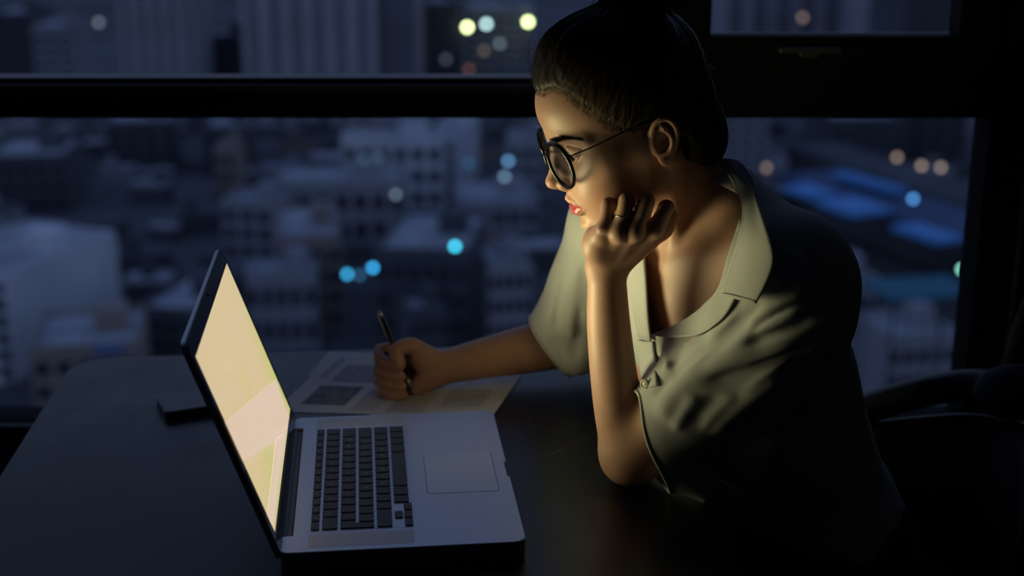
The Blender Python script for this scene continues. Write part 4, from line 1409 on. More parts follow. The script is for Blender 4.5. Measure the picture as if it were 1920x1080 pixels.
M_skin = None
def skin_material():
    m = mat('skin', (0.50, 0.30, 0.205), 0.42, spec=0.45, sss=0.12)
    nt = m.node_tree; b = nt.nodes['Principled BSDF']
    at_ = nt.nodes.new('ShaderNodeVertexColor'); at_.layer_name = 'tone'
    tcn = nt.nodes.new('ShaderNodeTexCoord')
    n = nt.nodes.new('ShaderNodeTexNoise'); n.inputs['Scale'].default_value = 60; n.inputs['Detail'].default_value = 6
    mr = nt.nodes.new('ShaderNodeMapRange'); mr.inputs[3].default_value = .88; mr.inputs[4].default_value = 1.08
    mu = nt.nodes.new('ShaderNodeMixRGB'); mu.blend_type = 'MULTIPLY'; mu.inputs[0].default_value = 1
    nt.links.new(tcn.outputs['Object'], n.inputs['Vector']); nt.links.new(n.outputs['Fac'], mr.inputs[0])
    nt.links.new(at_.outputs['Color'], mu.inputs[1]); nt.links.new(mr.outputs[0], mu.inputs[2])
    nt.links.new(mu.outputs[0], b.inputs['Base Color'])
    n2 = nt.nodes.new('ShaderNodeTexNoise'); n2.inputs['Scale'].default_value = 900; n2.inputs['Detail'].default_value = 3
    bp = nt.nodes.new('ShaderNodeBump'); bp.inputs['Strength'].default_value = .25; bp.inputs['Distance'].default_value = .0004
    nt.links.new(tcn.outputs['Object'], n2.inputs['Vector']); nt.links.new(n2.outputs['Fac'], bp.inputs['Height'])
    nt.links.new(bp.outputs[0], b.inputs['Normal'])
    # lips are glossier: alpha of the tone layer
    rr = nt.nodes.new('ShaderNodeMapRange'); rr.inputs[3].default_value = .20; rr.inputs[4].default_value = .46
    nt.links.new(at_.outputs['Alpha'], rr.inputs[0]); nt.links.new(rr.outputs[0], b.inputs['Roughness'])
    return m
M_skin = skin_material()
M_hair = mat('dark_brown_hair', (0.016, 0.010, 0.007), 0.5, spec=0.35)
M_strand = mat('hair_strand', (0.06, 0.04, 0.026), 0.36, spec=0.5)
M_eye = mat('eye_white', (0.62, 0.58, 0.55), 0.08, coat=0.6)
M_iris = mat('iris_brown', (0.05, 0.03, 0.02), 0.08, coat=1.0)

PX, PY_, PZ = HIP[0], HIP[1], 0.0
woman = empty('person', (PX, PY_, 0), 0, 'seated woman, chin on one fist, writing, in an open pale shirt, dark hair up', 'person')
ORG = np.array([PX, PY_, 0.])

def tone_of(V):
    """lip, cheek and brow tints as vertex colours"""
    q = ((V - HT) @ HM) * 1000
    f, l, u = q[:, 0], np.abs(q[:, 1]), q[:, 2]
    col = np.tile(np.array([0.52, 0.30, 0.22]), (len(V), 1)); gl = np.ones(len(V))
    def seg(a, b, P):
        a, b = np.array(a, float), np.array(b, float); ab = b - a
        t = np.clip(((P - a) @ ab) / (ab @ ab), 0, 1); return np.linalg.norm(P - a - t[:, None] * ab, axis=1), t
    P = np.stack([f, l, u], 1)
    lip = np.zeros(len(V))
    for a, b, ra, rb in (((99, 0, -48.0), (95, 12, -48.5), 5.6, 4.6), ((95, 12, -48.5), (88.5, 23, -51), 4.6, 1.6), ((100, 0, -58.5), (96, 10, -57.5), 6.6, 5.6), ((96, 10, -57.5), (88.5, 22, -52.5), 5.6, 1.8)):
        d, t = seg(np.array(a) * [.45, 1, 1], np.array(b) * [.45, 1, 1], P * [.45, 1, 1]); lip = np.maximum(lip, np.clip((ra + (rb - ra) * t - d) / 1.2 + .5, 0, 1))
    lip *= (f > 80)
    # cupid's bow: bare skin above the lip line
    lip *= np.clip((-41.8 - u + 1.4 * (1 - np.exp(-(l / 3.5) ** 2))) / 1.0 + .5, 0, 1)
    col = col * (1 - lip[:, None]) + np.array([.50, .11, .12]) * lip[:, None]
    ck = np.exp(-(((f - 72) / 22) ** 2 + ((l - 42) / 18) ** 2 + ((u + 10) / 20) ** 2)) * .35 + np.exp(-(((f - 112) / 12) ** 2 + (l / 12) ** 2 + ((u + 16) / 10) ** 2)) * .35
    col = col * (1 - ck[:, None]) + np.array([.60, .25, .20]) * ck[:, None]
    gl = 1 - lip
    return np.concatenate([col, gl[:, None]], 1)

V, Q = surface(BODY, (-.20, 1.38, .02), (.62, 2.14, 1.30), .0024)
T = tris(Q)
def region(V):
    q = ((V - HT) @ HM)
    face = (q[:, 0] > .03) & (q[:, 2] > -.10) & (q[:, 2] < .075) & (q[:, 1] > -.05)
    earr = (np.abs(q[:, 0] + .016) < .024) & (q[:, 1] > .055) & (np.abs(q[:, 2]) < .034)
    hL = np.linalg.norm(V - (MCPL[1] + MCPL[2]) / 2, axis=1) < .058
    hR = np.linalg.norm(V - (MCPR[1] + TIPR[2]) / 2, axis=1) < .062
    return face | earr | hL | hR
V, T = refine(V, T, region, BODY)
def region2(V):
    q = ((V - HT) @ HM)
    return (q[:, 0] > .06) & (q[:, 2] > -.075) & (q[:, 2] < .035) & (q[:, 1] > -.03) & (q[:, 1] < .05)
V, T = refine(V, T, region2, BODY)
V, T = fill_holes(V, T)
me = mesh_np('body', V - ORG, T)
ca_ = me.color_attributes.new('tone', 'FLOAT_COLOR', 'POINT')
ca_.data.foreach_set('color', tone_of(V).astype(np.float32).ravel())
body = link('body', me, M_skin, woman)

# ---- eyes
for s in (1, -1):
    c = hd(70.5, 31 * s, 18) - ORG
    eb = MB().sphere((0, 0, 0), .0120, 24).build('eyeball', M_eye, woman, True); eb.location = c
    g = hd(70.5 + 11.0, (31 - 1.5) * s, 18 - 4.2) - ORG - c
    ir = MB().sphere(g * 1.0, .0056, 16, (1, 1, 1)).build('iris', M_iris, eb, True)
# lashes and eyebrows
def hair_tubes(name, strands, r0, m, parent, kind='stuff', n=3):
    """strands: list of (k,3) arrays in world space -> one mesh of fine tapering tubes"""
    VV, FF = [], []; base_ = 0
    for P in strands:
        P = np.asarray(P); k = len(P)
        t = np.gradient(P, axis=0); t /= np.linalg.norm(t, axis=1, keepdims=True) + 1e-12
        a = np.cross(t, [0.31, 0.52, 0.79]); a /= np.linalg.norm(a, axis=1, keepdims=True) + 1e-12
        b = np.cross(t, a)
        r = r0 * np.linspace(1, .25, k)[:, None]
        ang = np.arange(n) * 2 * np.pi / n
        R_ = P[:, None, :] + (a[:, None, :] * np.cos(ang)[None, :, None] + b[:, None, :] * np.sin(ang)[None, :, None]) * r[:, None]
        VV.append(R_.reshape(-1, 3))
        i = np.arange(k - 1)[:, None] * n; j = np.arange(n)[None]
        j2 = (j + 1) % n
        q = np.stack([i + j, i + j2, i + n + j2, i + n + j], -1).reshape(-1, 4) + base_
        FF.append(q); base_ += k * n
    me = mesh_np(name, np.concatenate(VV) - ORG, np.concatenate(FF))
    o = link(name, me, m, parent)
    if kind: o['kind'] = kind
    return o
for s in (1, -1):
    st = []
    for i in range(620):
        t = rng.random(); wv = (rng.random() - .5)
        f0 = np.interp(t, [0, .5, 1], [94, 86, 67]); l0 = np.interp(t, [0, .5, 1], [10, 29, 49]); u0 = np.interp(t, [0, .6, 1], [36, 43.5, 38])
        wd = np.interp(t, [0, .3, 1], [6.5, 6.5, 2.0])
        p = np.array([f0, l0, u0 + wv * wd])
        d = np.array([-.35, .75, .55 - .9 * t + (-.25 if wv > 0 else .35)]); d /= np.linalg.norm(d)
        L = rng.uniform(5, 8)
        pts = np.array([hd(*((p + d * L * x) * [1, s, 1])) for x in np.linspace(0, 1, 5)])
        st.append(pts)
    A = np.concatenate(st); A = snap(BODY, A.astype(np.float32), 3, off=.0004, lim=.01)
    hair_tubes('eyebrow', A.reshape(len(st), 5, 3), .00021, M_hair, woman, kind='stuff')
    st = []
    for i in range(46):
        t = i / 45; a = math.radians(-62 + 124 * t)
        base_p = np.array([70.5 + 13.4 * math.cos(a) * .96, 31 + 13.4 * math.sin(a), 17.3 - 0.5 * abs(t - .5)])
        out = np.array([math.cos(a), math.sin(a) * 1.0, -.35]); L = 5.5 + 2 * t
        st.append(np.array([hd(*((base_p + out * L * x + np.array([0, 0, 1]) * L * .55 * x * x) * [1, s, 1])) for x in np.linspace(0, 1, 5)]))
    hair_tubes('eyelashes', st, .00014, M_hair, woman)

# ---- hair: a combed back mass, a bun and loose strands
def hairline(P):
    f, l, u = P[..., 0], np.abs(P[..., 1]), P[..., 2]
    fh = np.interp(u, [-.09, -.045, -.030, -.010, .008, .022, .034, .05, .07, .09, .11, .2],
                   [-.030, -.036, -.042, -.042, -.005, .010, .024, .040, .052, .064, .09, .2])
    side = np.clip((l - .02) / .03, 0, 1)
    front = np.minimum(.0935 - u, f - .035)
    return (((f - fh) * side + (1 - side) * front) * .8).astype(np.float32)
hair_ops = [
    he((-14, 0, 62), (98, 80, 91), k=.01),
    he((27, 0, 95), (54, 56, 55), k=.02),
    he((-52, 0, 0), (58, 66, 70), k=.03),
    he((-64, 0, -42), (40, 50, 38), k=.03),
    he((-78, 0, 158), (48, 50, 40), k=.012),
    Prim(hairline, (0, 0, .05), .3, k=.006, op='i', frame=HF),
    he((-16, 84, 0), (20, 22, 31), k=.006, op='s', **mi),
    he((30, 0, -70), (100, 70, 60), k=.02, op='s'),
]
def cap_depth(P):
    """hair thickness over the skull: nothing at the hair line, full a few centimetres behind it"""
    def e(c, r):
        q = (P - np.array(c, np.float32)) / np.array(r, np.float32); a = np.sqrt((q ** 2).sum(-1)) + 1e-9
        return (a - 1) * min(r)
    sk = np.minimum(e((-.008, 0, .050), (.096, .073, .073)), e((.032, 0, .062), (.062, .059, .053)))
    t = np.clip(-hairline(P) / .8 / .035, 0, 1)
    return (sk - (.0012 + .045 * t ** 1.25 + .06 * np.clip((-.01 - P[..., 0]) / .02, 0, 1))).astype(np.float32)
hair_ops.insert(5, Prim(cap_depth, (0, 0, .05), .3, k=.004, op='i', frame=HF))
HAIR = Shape(hair_ops)
class Groove:
    """fine combed relief on the hair mass"""
    def ev(s, P, rc, rr):
        D = HAIR.ev(P, rc, rr)
        q = (P - HT.astype(np.float32)) @ HM.astype(np.float32)
        v = q - np.array([-.075, 0, .150], np.float32)
        a = np.arctan2(v[..., 1], -v[..., 2] * .9 + v[..., 0] * .3); e = np.arctan2(v[..., 0], np.sqrt(v[..., 1] ** 2 + v[..., 2] ** 2))
        g = np.sin(a * 43 + np.sin(e * 5 + a * 3) * 3) + .6 * np.sin(a * 97 + e * 8) + .8 * np.sin(a * 17 + e * 3)
        w = np.sin(a * 7 + e * 6 + 1.0) + .7 * np.sin(a * 12 - e * 9)
        return D - (g * .0005 + w * .0011).astype(np.float32)
V, Q = surface(Groove(), (.0, 1.48, 1.0), (.34, 1.80, 1.40), .0026)
V, Q = biggest(V, Q)
hair = link('hair', mesh_np('hair', V - ORG, Q), M_hair, woman)

def comb(starts, steps, step, target, off, wob=.0, up=None):
    P = np.array(starts, np.float32); out = [P.copy()]
    n = len(P); ph = rng.random(n) * 6; am = rng.normal(0, wob, (n, 3))
    for i in range(steps):
        g = grad(HAIR, P, .001)
        d = target - P; dist = np.linalg.norm(d, axis=1, keepdims=True); d = d / (dist + 1e-6)
        if up is not None: d = d + up * max(0, 1 - i / (steps * .5))
        d = d + am * math.sin(i * .45) + am[:, [1, 2, 0]] * np.cos(ph + i * .3)[:, None]
        d -= g * (d * g).sum(1, keepdims=True)
        d /= np.linalg.norm(d, axis=1, keepdims=True) + 1e-9
        P = P + d * step
        dd = ev_pts(HAIR, P)
        P = P - g * np.clip(dd - off, -.004, .004)[:, None]
        out.append(P.astype(np.float32).copy())
    return np.stack(out, 1)
# start points scattered on the near and front hair line
cand = []
for i in range(60000):
    th = rng.uniform(-1.2, 1.75); ph = rng.uniform(-.35, 1.1)
    cand.append(np.array([math.cos(th) * math.cos(ph) * .10 - .012, math.sin(th) * math.cos(ph) * .085, math.sin(ph) * .095 + .05]))
cand = np.array(cand)
cw = (cand @ HM.T + HT).astype(np.float32)
# march candidates to the hair surface
od = np.lexsort((np.round(cw[:, 0], 2), np.round(cw[:, 1], 2), np.round(cw[:, 2], 2))); cw = cw[od]
cw = snap(HAIR, cw, 4, off=.0004, e=.001, lim=.012)
ok = np.abs(ev_pts(HAIR, cw) - .0004) < .0012
cw = cw[ok]; hv = hairline((cw - HT) @ HM)
front = cw[(hv > -.007)]
rest = cw[(hv <= -.007)]
front = front[rng.permutation(len(front))[:3000]]; rest = rest[rng.permutation(len(rest))[:1700]]
st = np.concatenate([front, rest]); st = st[np.lexsort((np.round(st[:, 0], 2), np.round(st[:, 2], 2)))]
S1 = comb(st, 26, .0045, hd(-78, 0, 150), (rng.uniform(.0002, 1, len(st)) ** 2 * .0030).astype(np.float32), .16)
# the roots of the front strands leave the skin a few millimetres below the hair line
hv = hairline((st - HT) @ HM); isf = hv > -.007
d0 = S1[:, 0] - S1[:, 2]; d0 /= np.linalg.norm(d0, axis=1, keepdims=True)
r1 = (S1[:, 0] + d0 * .003 + HM[:, 0] * .000).astype(np.float32)
r2 = snap(BODY, (S1[:, 0] + d0 * rng.uniform(.002, .013, (len(st), 1))).astype(np.float32), 4, off=.0001, e=.001, lim=.01)
r1 = (r2 + S1[:, 0]) / 2
S1 = [np.concatenate([r2[i:i + 1], r1[i:i + 1], S1[i]]) if isf[i] else S1[i] for i in range(len(st))]
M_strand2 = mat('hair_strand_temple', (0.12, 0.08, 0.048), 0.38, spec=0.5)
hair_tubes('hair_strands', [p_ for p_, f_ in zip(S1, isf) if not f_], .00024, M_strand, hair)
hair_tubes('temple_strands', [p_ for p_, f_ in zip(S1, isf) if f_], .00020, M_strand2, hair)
# loose wisps
W_ = []
def wisp(pts, n=6, spread=.002, root=None):
    c = catmull([np.array(p) for p in pts], 8)
    for _ in range(n):
        o = rng.normal(0, spread, 3); k_ = np.linspace(0, 1, len(c))[:, None]
        W_.append(c + o * (.3 + k_) + rng.normal(0, spread, 3) * k_ ** 2 * 1.5)
wisp([at(1318, 105, 1.70), at(1330, 122, 1.70), at(1345, 128, 1.69), at(1366, 125, 1.68)], 10, .0008)
wisp([at(1300, 90, 1.70), at(1325, 125, 1.70), at(1340, 150, 1.70), at(1352, 190, 1.70)], 8, .001)
wisp([at(1340, 190, 1.67), at(1362, 215, 1.67), at(1368, 250, 1.67), at(1352, 290, 1.67)], 3, .001)
wisp([at(1350, 200, 1.67), at(1357, 240, 1.67), at(1340, 300, 1.66)], 4, .002)
wisp([at(1010, 160, 1.61), at(994, 120, 1.61), at(988, 80, 1.62), at(1005, 50, 1.63)], 7, .002)
wisp([at(1000, 150, 1.60), at(992, 130, 1.60), at(985, 95, 1.61)], 6, .002)
wisp([at(1160, 262, 1.567), at(1172, 290, 1.566), at(1182, 318, 1.568)], 5, .001)
wisp([at(1150, 255, 1.565), at(1168, 300, 1.563), at(1190, 330, 1.566)], 4, .002)
wisp([at(1105, 20, 1.66), at(1112, 5, 1.66), at(1128, -15, 1.66)], 7, .003)
wisp([at(1120, 215, 1.575), at(1155, 245, 1.565), at(1205, 235, 1.556), at(1240, 215, 1.556)], 12, .002)
wisp([at(1040, 170, 1.59), at(1075, 195, 1.585), at(1110, 205, 1.575), at(1150, 185, 1.57), at(1180, 140, 1.57)], 14, .004)
hair_tubes('loose_strands', W_, .00016, M_strand, hair)

# ================================================================== THE SHIRT
H0 = at(1250, 834, 1.560)            # centre of the near sleeve hem
shirt_core = [
    tor((0, .000, -.16), (.162, .112, .19), k=.03),
    tor((0, .045, -.12), (.130, .080, .13), k=.04),
    tor((0, .0, -.33), (.150, .115, .20), k=.05),
    tor((0, .0, -.47), (.172, .125, .13), k=.05),
    ecap(SL + [0, 0, -.005], SR + [0, 0, -.005], [0, 0, 1], (.062, .058), (.058, .056), k=.04),
    cap(NB + Sd * .035 + [0, 0, .045], SL + [0, 0, .012], .036, .048, k=.03),
    cap(NB - Sd * .035 + [0, 0, .040], SR + [0, 0, .010], .036, .044, k=.03),
]
mL = (SL + H0) / 2 + np.array([.012, -.004, .004])
sleeveL = [
    pipe([SL + [.005, 0, -.004], mL, H0 + [-.012, 0, .010]], (.066, .068, .060), k=.03),
    cap(H0 + [-.01, -.01, .0], at(1320, 934, 1.515), .040, .007, k=.03),
    cap(SL + [.01, -.01, -.05], at(1400, 850, 1.56), .055, .040, k=.05),
]
hemR = at(1046, 642, 1.925)
sleeveR = [
    pipe([SR + [0, .0, -.004], (SR + hemR) / 2, hemR + [.010, 0, .008]], (.056, .052, .052), k=.03),
    cap(hemR + [.0, 0, .0], at(1086, 660, 1.90), .046, .030, k=.03),
]
core0 = Shape(shirt_core + sleeveL + sleeveR)
hem_n = np.array([-.85, -.20, -.464]); hem_n /= np.linalg.norm(hem_n)

folds = [   # picture polylines of the cloth folds, width, height (metres)
    ([(1236, 700), (1262, 668), (1296, 636), (1330, 600)], .022, -.0065),
    ([(1222, 748), (1258, 706), (1308, 666), (1365, 622), (1410, 590)], .009, -.0085),
    ([(1225, 790), (1255, 742), (1305, 702), (1365, 668), (1430, 640)], .015, .0055),
    ([(1530, 548), (1480, 560), (1425, 590), (1380, 625)], .0045, .0022),
    ([(1540, 560), (1488, 574), (1436, 602), (1395, 635)], .004, -.0022),
    ([(1545, 610), (1490, 632), (1420, 652), (1360, 672)], .0045, .0022),
    ([(1535, 640), (1470, 664), (1400, 690)], .004, -.0022),
    ([(1500, 668), (1440, 700), (1390, 740)], .0045, .0022),
    ([(1240, 700), (1262, 660), (1300, 630)], .006, .003),
    ([(1090, 480), (1078, 540), (1072, 610), (1078, 660)], .006, .003),
    ([(1060, 520), (1046, 570), (1042, 620)], .005, -.0025),
    ([(1395, 575), (1350, 625), (1300, 690), (1270, 730)], .011, .0045),
    ([(1372, 562), (1322, 612), (1268, 640)], .009, -.003),
    ([(1440, 560), (1395, 605), (1345, 655), (1300, 700)], .008, -.003),
    ([(1525, 572), (1470, 600), (1405, 625), (1350, 655)], .008, .0035),
    ([(1530, 590), (1460, 622), (1390, 650)], .007, -.003),
    ([(1520, 630), (1440, 660), (1370, 678), (1310, 690)], .009, .0035),
    ([(1530, 665), (1450, 690), (1380, 700), (1310, 715)], .008, -.003),
    ([(1500, 700), (1430, 730), (1370, 780), (1330, 820)], .013, .0045),
    ([(1470, 745), (1400, 790), (1350, 840)], .012, -.0025),
    ([(1290, 705), (1262, 740), (1238, 790)], .009, .004),
    ([(1310, 735), (1285, 770), (1262, 815)], .008, .003),
    ([(1385, 735), (1345, 770), (1310, 815)], .007, .0025),
    ([(1350, 735), (1320, 765), (1295, 800)], .007, -.0015),
    ([(1500, 470), (1480, 500), (1450, 540)], .008, .004),
    ([(1470, 462), (1500, 490), (1525, 520)], .005, .003),
    ([(1560, 560), (1572, 630), (1550, 720)], .018, .004),
    ([(1440, 800), (1480, 860), (1540, 905), (1610, 925)], .016, .005),
    ([(1400, 900), (1450, 960), (1530, 1010)], .018, .006),
    ([(1380, 950), (1400, 1020), (1430, 1079)], .016, .006),
    ([(1560, 800), (1600, 880), (1625, 960)], .016, .005),
    ([(1235, 640), (1252, 690), (1256, 730)], .008, .003),
    ([(1300, 600), (1272, 640), (1262, 690)], .010, -.003),
    ([(1185, 520), (1195, 600), (1212, 680)], .008, .003),
    ([(1082, 470), (1062, 560), (1060, 640)], .010, .0035),
    ([(1092, 560), (1082, 630), (1075, 680)], .010, -.003),
    ([(1050, 560), (1028, 600), (1030, 650)], .010, .003),
]
allp = [p for f in folds for p in f[0]]
hit, miss = march(core0, [p[0] for p in allp], [p[1] for p in allp])
nrm = grad(core0, hit.astype(np.float32), .004)
fold_ops = []; i = 0
for pts, r_f, h_f in folds:
    k_ = len(pts); fold_ops.append(ridge(hit[i:i + k_], r_f, h_f)); i += k_
core1 = Shape(shirt_core + sleeveL + sleeveR + fold_ops)
class Shirt:
    """cloth surface: the core, its folds and a soft waviness; it never dips below the body"""
    def ev(s, P, rc, rr):
        D = core1.ev(P, rc, rr)
        x, y, z = P[..., 0], P[..., 1], P[..., 2]
        g = np.sin(x * 38 + z * 21 + 2 * np.sin(y * 17 + z * 9)) * np.sin(y * 31 - z * 26 + 2 * np.sin(x * 23)) + .6 * np.sin(x * 71 - z * 58 + y * 30 + 2 * np.sin(z * 25 + x * 12))
        D = D - g.astype(np.float32) * .0012
        return D
SHIRT = Shirt()
V, Q = surface(SHIRT, (-.02, 1.36, .48), (.66, 2.10, 1.15), .0034)
T = tris(Q)

def poly_sd(P, poly):
    """signed distance (positive inside) to a polygon in the plane"""
    P = np.asarray(P); poly = np.asarray(poly, float); n = len(poly)
    d = np.full(len(P), 1e9); inside = np.zeros(len(P), bool)
    for i in range(n):
        a, b = poly[i], poly[(i + 1) % n]; e = b - a; w_ = P - a
        t = np.clip((w_ @ e) / (e @ e), 0, 1)
        d = np.minimum(d, np.linalg.norm(w_ - t[:, None] * e, axis=1))
        c = ((a[1] <= P[:, 1]) != (b[1] <= P[:, 1]))
        with np.errstate(divide='ignore', invalid='ignore'):
            xx = a[0] + (P[:, 1] - a[1]) * e[0] / (e[1] if e[1] else 1e-12)
        inside ^= c & (P[:, 0] < xx)
    return np.where(inside, d, -d)

# the open neck, as an outline in the chest's own frame (side, up), found from the photograph's edge points
def chest(P): return (np.asarray(P) - MID) @ TR
vp = [(1218, 628), (1212, 560), (1208, 500), (1205, 455), (1290, 600), (1345, 545), (1372, 470), (1392, 400)]
vh, vm = march(SHIRT, [p[0] for p in vp], [p[1] for p in vp])
vc = chest(vh)
left_edge = [tuple(vc[0][[0, 2]]), tuple(vc[1][[0, 2]]), tuple(vc[2][[0, 2]]), tuple(vc[3][[0, 2]])]
right_edge = [tuple(vc[4][[0, 2]]), tuple(vc[5][[0, 2]]), tuple(vc[6][[0, 2]]), tuple(vc[7][[0, 2]])]
vpoly = left_edge + [(left_edge[-1][0] - .0, .10), (-.06, .2), (.07, .2), (right_edge[-1][0] + .0, .10)] + right_edge[::-1]
c_ = chest(V)
g = -poly_sd(c_[:, [0, 2]], vpoly)
g = np.maximum(g, .008 - c_[:, 1])
# neck hole at the back
neck = np.linalg.norm((V - (NB + [0, 0, .03]))[:, :2] @ np.stack([Sd[:2], Fd[:2]], 1) / np.array([.062, .066]), axis=1) - 1
g2 = np.where(V[:, 2] > MID[2] + .01, neck * .065, .02)
V, T = clip_tri(V, T, np.minimum(g, g2))
# near sleeve opening
d = (V - H0) @ hem_n
hem_u = np.cross(hem_n, [0, 1, 0]); hem_u /= np.linalg.norm(hem_u); hem_u = hem_u * np.sign(hem_u[2])
d = d - .027 + 5.5 * np.maximum((V - H0) @ hem_u - .015, 0) ** 2
near = (V[:, 1] < 1.68) & (V[:, 0] < .30) & (np.linalg.norm(V - H0, axis=1) < .15)
V, T = clip_tri(V, T, np.where(near, -d, .02))
# far sleeve opening
hr_n = np.array([-.80, 0.05, -.60]); hr_n /= np.linalg.norm(hr_n)
hc0 = at(1036, 648, 1.925)
d = (V - hc0) @ hr_n
near = (V[:, 1] > 1.80) & (V[:, 0] < .16) & (V[:, 2] < .90) & (V[:, 2] > .66)
V, T = clip_tri(V, T, np.where(near, -d, .02))
# bottom hem
V, T = clip_tri(V, T, V[:, 2] - .50 - .012 * np.sin(V[:, 0] * 18))
LOOPS = [V[l] for l in boundary_loops(T) if len(l) > 60]
me = mesh_np('shirt', V - ORG, T)
M_shirt = mat('pale_cotton', (0.43, 0.435, 0.43), 0.85, spec=0.15, sheen=0.15, bump=(420, 0.15, 0.0006))
shirt = link('shirt', me, M_shirt, woman)
sm = shirt.modifiers.new('thickness', 'SOLIDIFY'); sm.thickness = .0012; sm.offset = -1

def cloth_patch(name, grid, off, m=None, thick=.0012, sub=6, parent=None, S=None, lift=None):
    """a piece of cloth laid over the shirt: grid of picture points -> rows -> surface with offset"""
    rows_ = [catmull(r, sub) for r in grid]
    A = np.array([catmull([r[i] for r in rows_], sub) for i in range(len(rows_[0]))])   # (m, n, 2)
    a, b = A.shape[:2]
    hit, miss = march(S or SHIRT, A[..., 0].ravel(), A[..., 1].ravel())
    # smooth the depths so it bridges small gaps
    Yd = hit[:, 1].reshape(a, b)
    for _ in range(4):
        Z = np.pad(Yd, 1, mode='edge'); Yd = (Z[1:-1, 1:-1] * 2 + Z[:-2, 1:-1] + Z[2:, 1:-1] + Z[1:-1, :-2] + Z[1:-1, 2:]) / 6
    offs = np.full((a, b), off) if np.isscalar(off) else off(np.linspace(0, 1, a)[:, None], np.linspace(0, 1, b)[None])
    offs = np.broadcast_to(offs, (a, b))
    Vp = np.array([[at(A[i, j, 0], A[i, j, 1], Yd[i, j] - offs[i, j]) for j in range(b)] for i in range(a)]).reshape(-1, 3)
    F_ = [(i * b + j, i * b + j + 1, (i + 1) * b + j + 1, (i + 1) * b + j) for i in range(a - 1) for j in range(b - 1)]
    o = link(name, mesh_np(name, Vp - ORG, np.array(F_)), m or M_shirt, parent or shirt)
    s = o.modifiers.new('thickness', 'SOLIDIFY'); s.thickness = thick; s.offset = 1
    return o

# near sleeve: turned hem band, far sleeve hem band (strips that follow the openings)
def strip_along(name, pts, width_dir, wdt, m, parent, thick=.0016):
    """a narrow band of cloth: pts in space, extruded along width_dir"""
    c = catmull(pts, 5)
    V_ = np.concatenate([c, c + np.asarray(width_dir) * wdt]); n_ = len(c)
    F_ = [(i, i + 1, n_ + i + 1, n_ + i) for i in range(n_ - 1)]
    o = link(name, mesh_np(name, V_ - ORG, np.array(F_)), m, parent)
    s = o.modifiers.new('thickness', 'SOLIDIFY'); s.thickness = thick; s.offset = 0
    return o

# collar: the big near point, lying on the shoulder and turned over at the neck
def Yoff(v0, v1): return lambda a, b: v0 + (v1 - v0) * a + 0 * b
collar = cloth_patch('collar', [
    [(1342, 299), (1368, 299), (1392, 308), (1408, 330)],
    [(1372, 340), (1392, 345), (1412, 365), (1425, 392)],
    [(1392, 395), (1404, 405), (1425, 430), (1446, 452)],
    [(1384, 455), (1400, 460), (1428, 475), (1453, 492)],
    [(1366, 510), (1388, 516), (1412, 524), (1440, 530)],
    [(1352, 554), (1374, 558), (1398, 564), (1419, 568)],
], lambda a, b: .010 + .010 * a * (1 - b * .6), sub=5, thick=.002)
# the stitched edge of the collar
cloth_patch('collar_edge', [
    [(1353, 549), (1374, 553), (1398, 559), (1417, 563)],
    [(1352, 555), (1374, 559), (1398, 565), (1420, 569)],
], .0158, sub=5, thick=.0012, parent=collar)
# the far half of the collar behind the neck and under the chin side
# front facing, folded open under the near collar point
lap_ = cloth_patch('lapel', [
    [(1390, 405), (1402, 440), (1404, 470)],
    [(1366, 480), (1384, 510), (1392, 530)],
    [(1345, 545), (1358, 572), (1366, 585)],
    [(1295, 592), (1322, 612), (1338, 612)],
    [(1220, 629), (1262, 633), (1300, 631)],
], lambda a, b: .004 + .004 * b, sub=5, thick=.002)
# far front edge, turned towards the screen
cloth_patch('placket', [
    [(1172, 455), (1190, 452), (1207, 452)],
    [(1176, 520), (1195, 520), (1213, 522)],
    [(1186, 580), (1202, 585), (1217, 590)],
    [(1196, 630), (1210, 635), (1222, 640)],
], lambda a, b: .004 + .004 * b, sub=5, thick=.002)
cloth_patch('placket', [
    [(1196, 636), (1212, 640), (1226, 640)],
    [(1200, 680), (1214, 684), (1230, 680)],
    [(1207, 725), (1220, 726), (1234, 724)],
], .004, sub=5, thick=.002)
bh, _ = march(SHIRT, [1213], [719])
bt = MB()
bt.tube([(0, 0, 0), (0, 0, .0016)], [.0062, .0058], 20)
bt.tube([(.006 * .75 * math.cos(t), .006 * .75 * math.sin(t), .0018) for t in np.linspace(0, 2 * math.pi, 17)[:-1]], .0006, 6, closed=True)
bo = bt.build('button', mat('pearl_button', (.55, .55, .45), .3), shirt, True)
bn = Vector((-.62, -.76, .15)).normalized()
bo.rotation_euler = bn.to_track_quat('Z', 'Y').to_euler(); bo.location = Vector(bh[0] - ORG) + bn * .0042
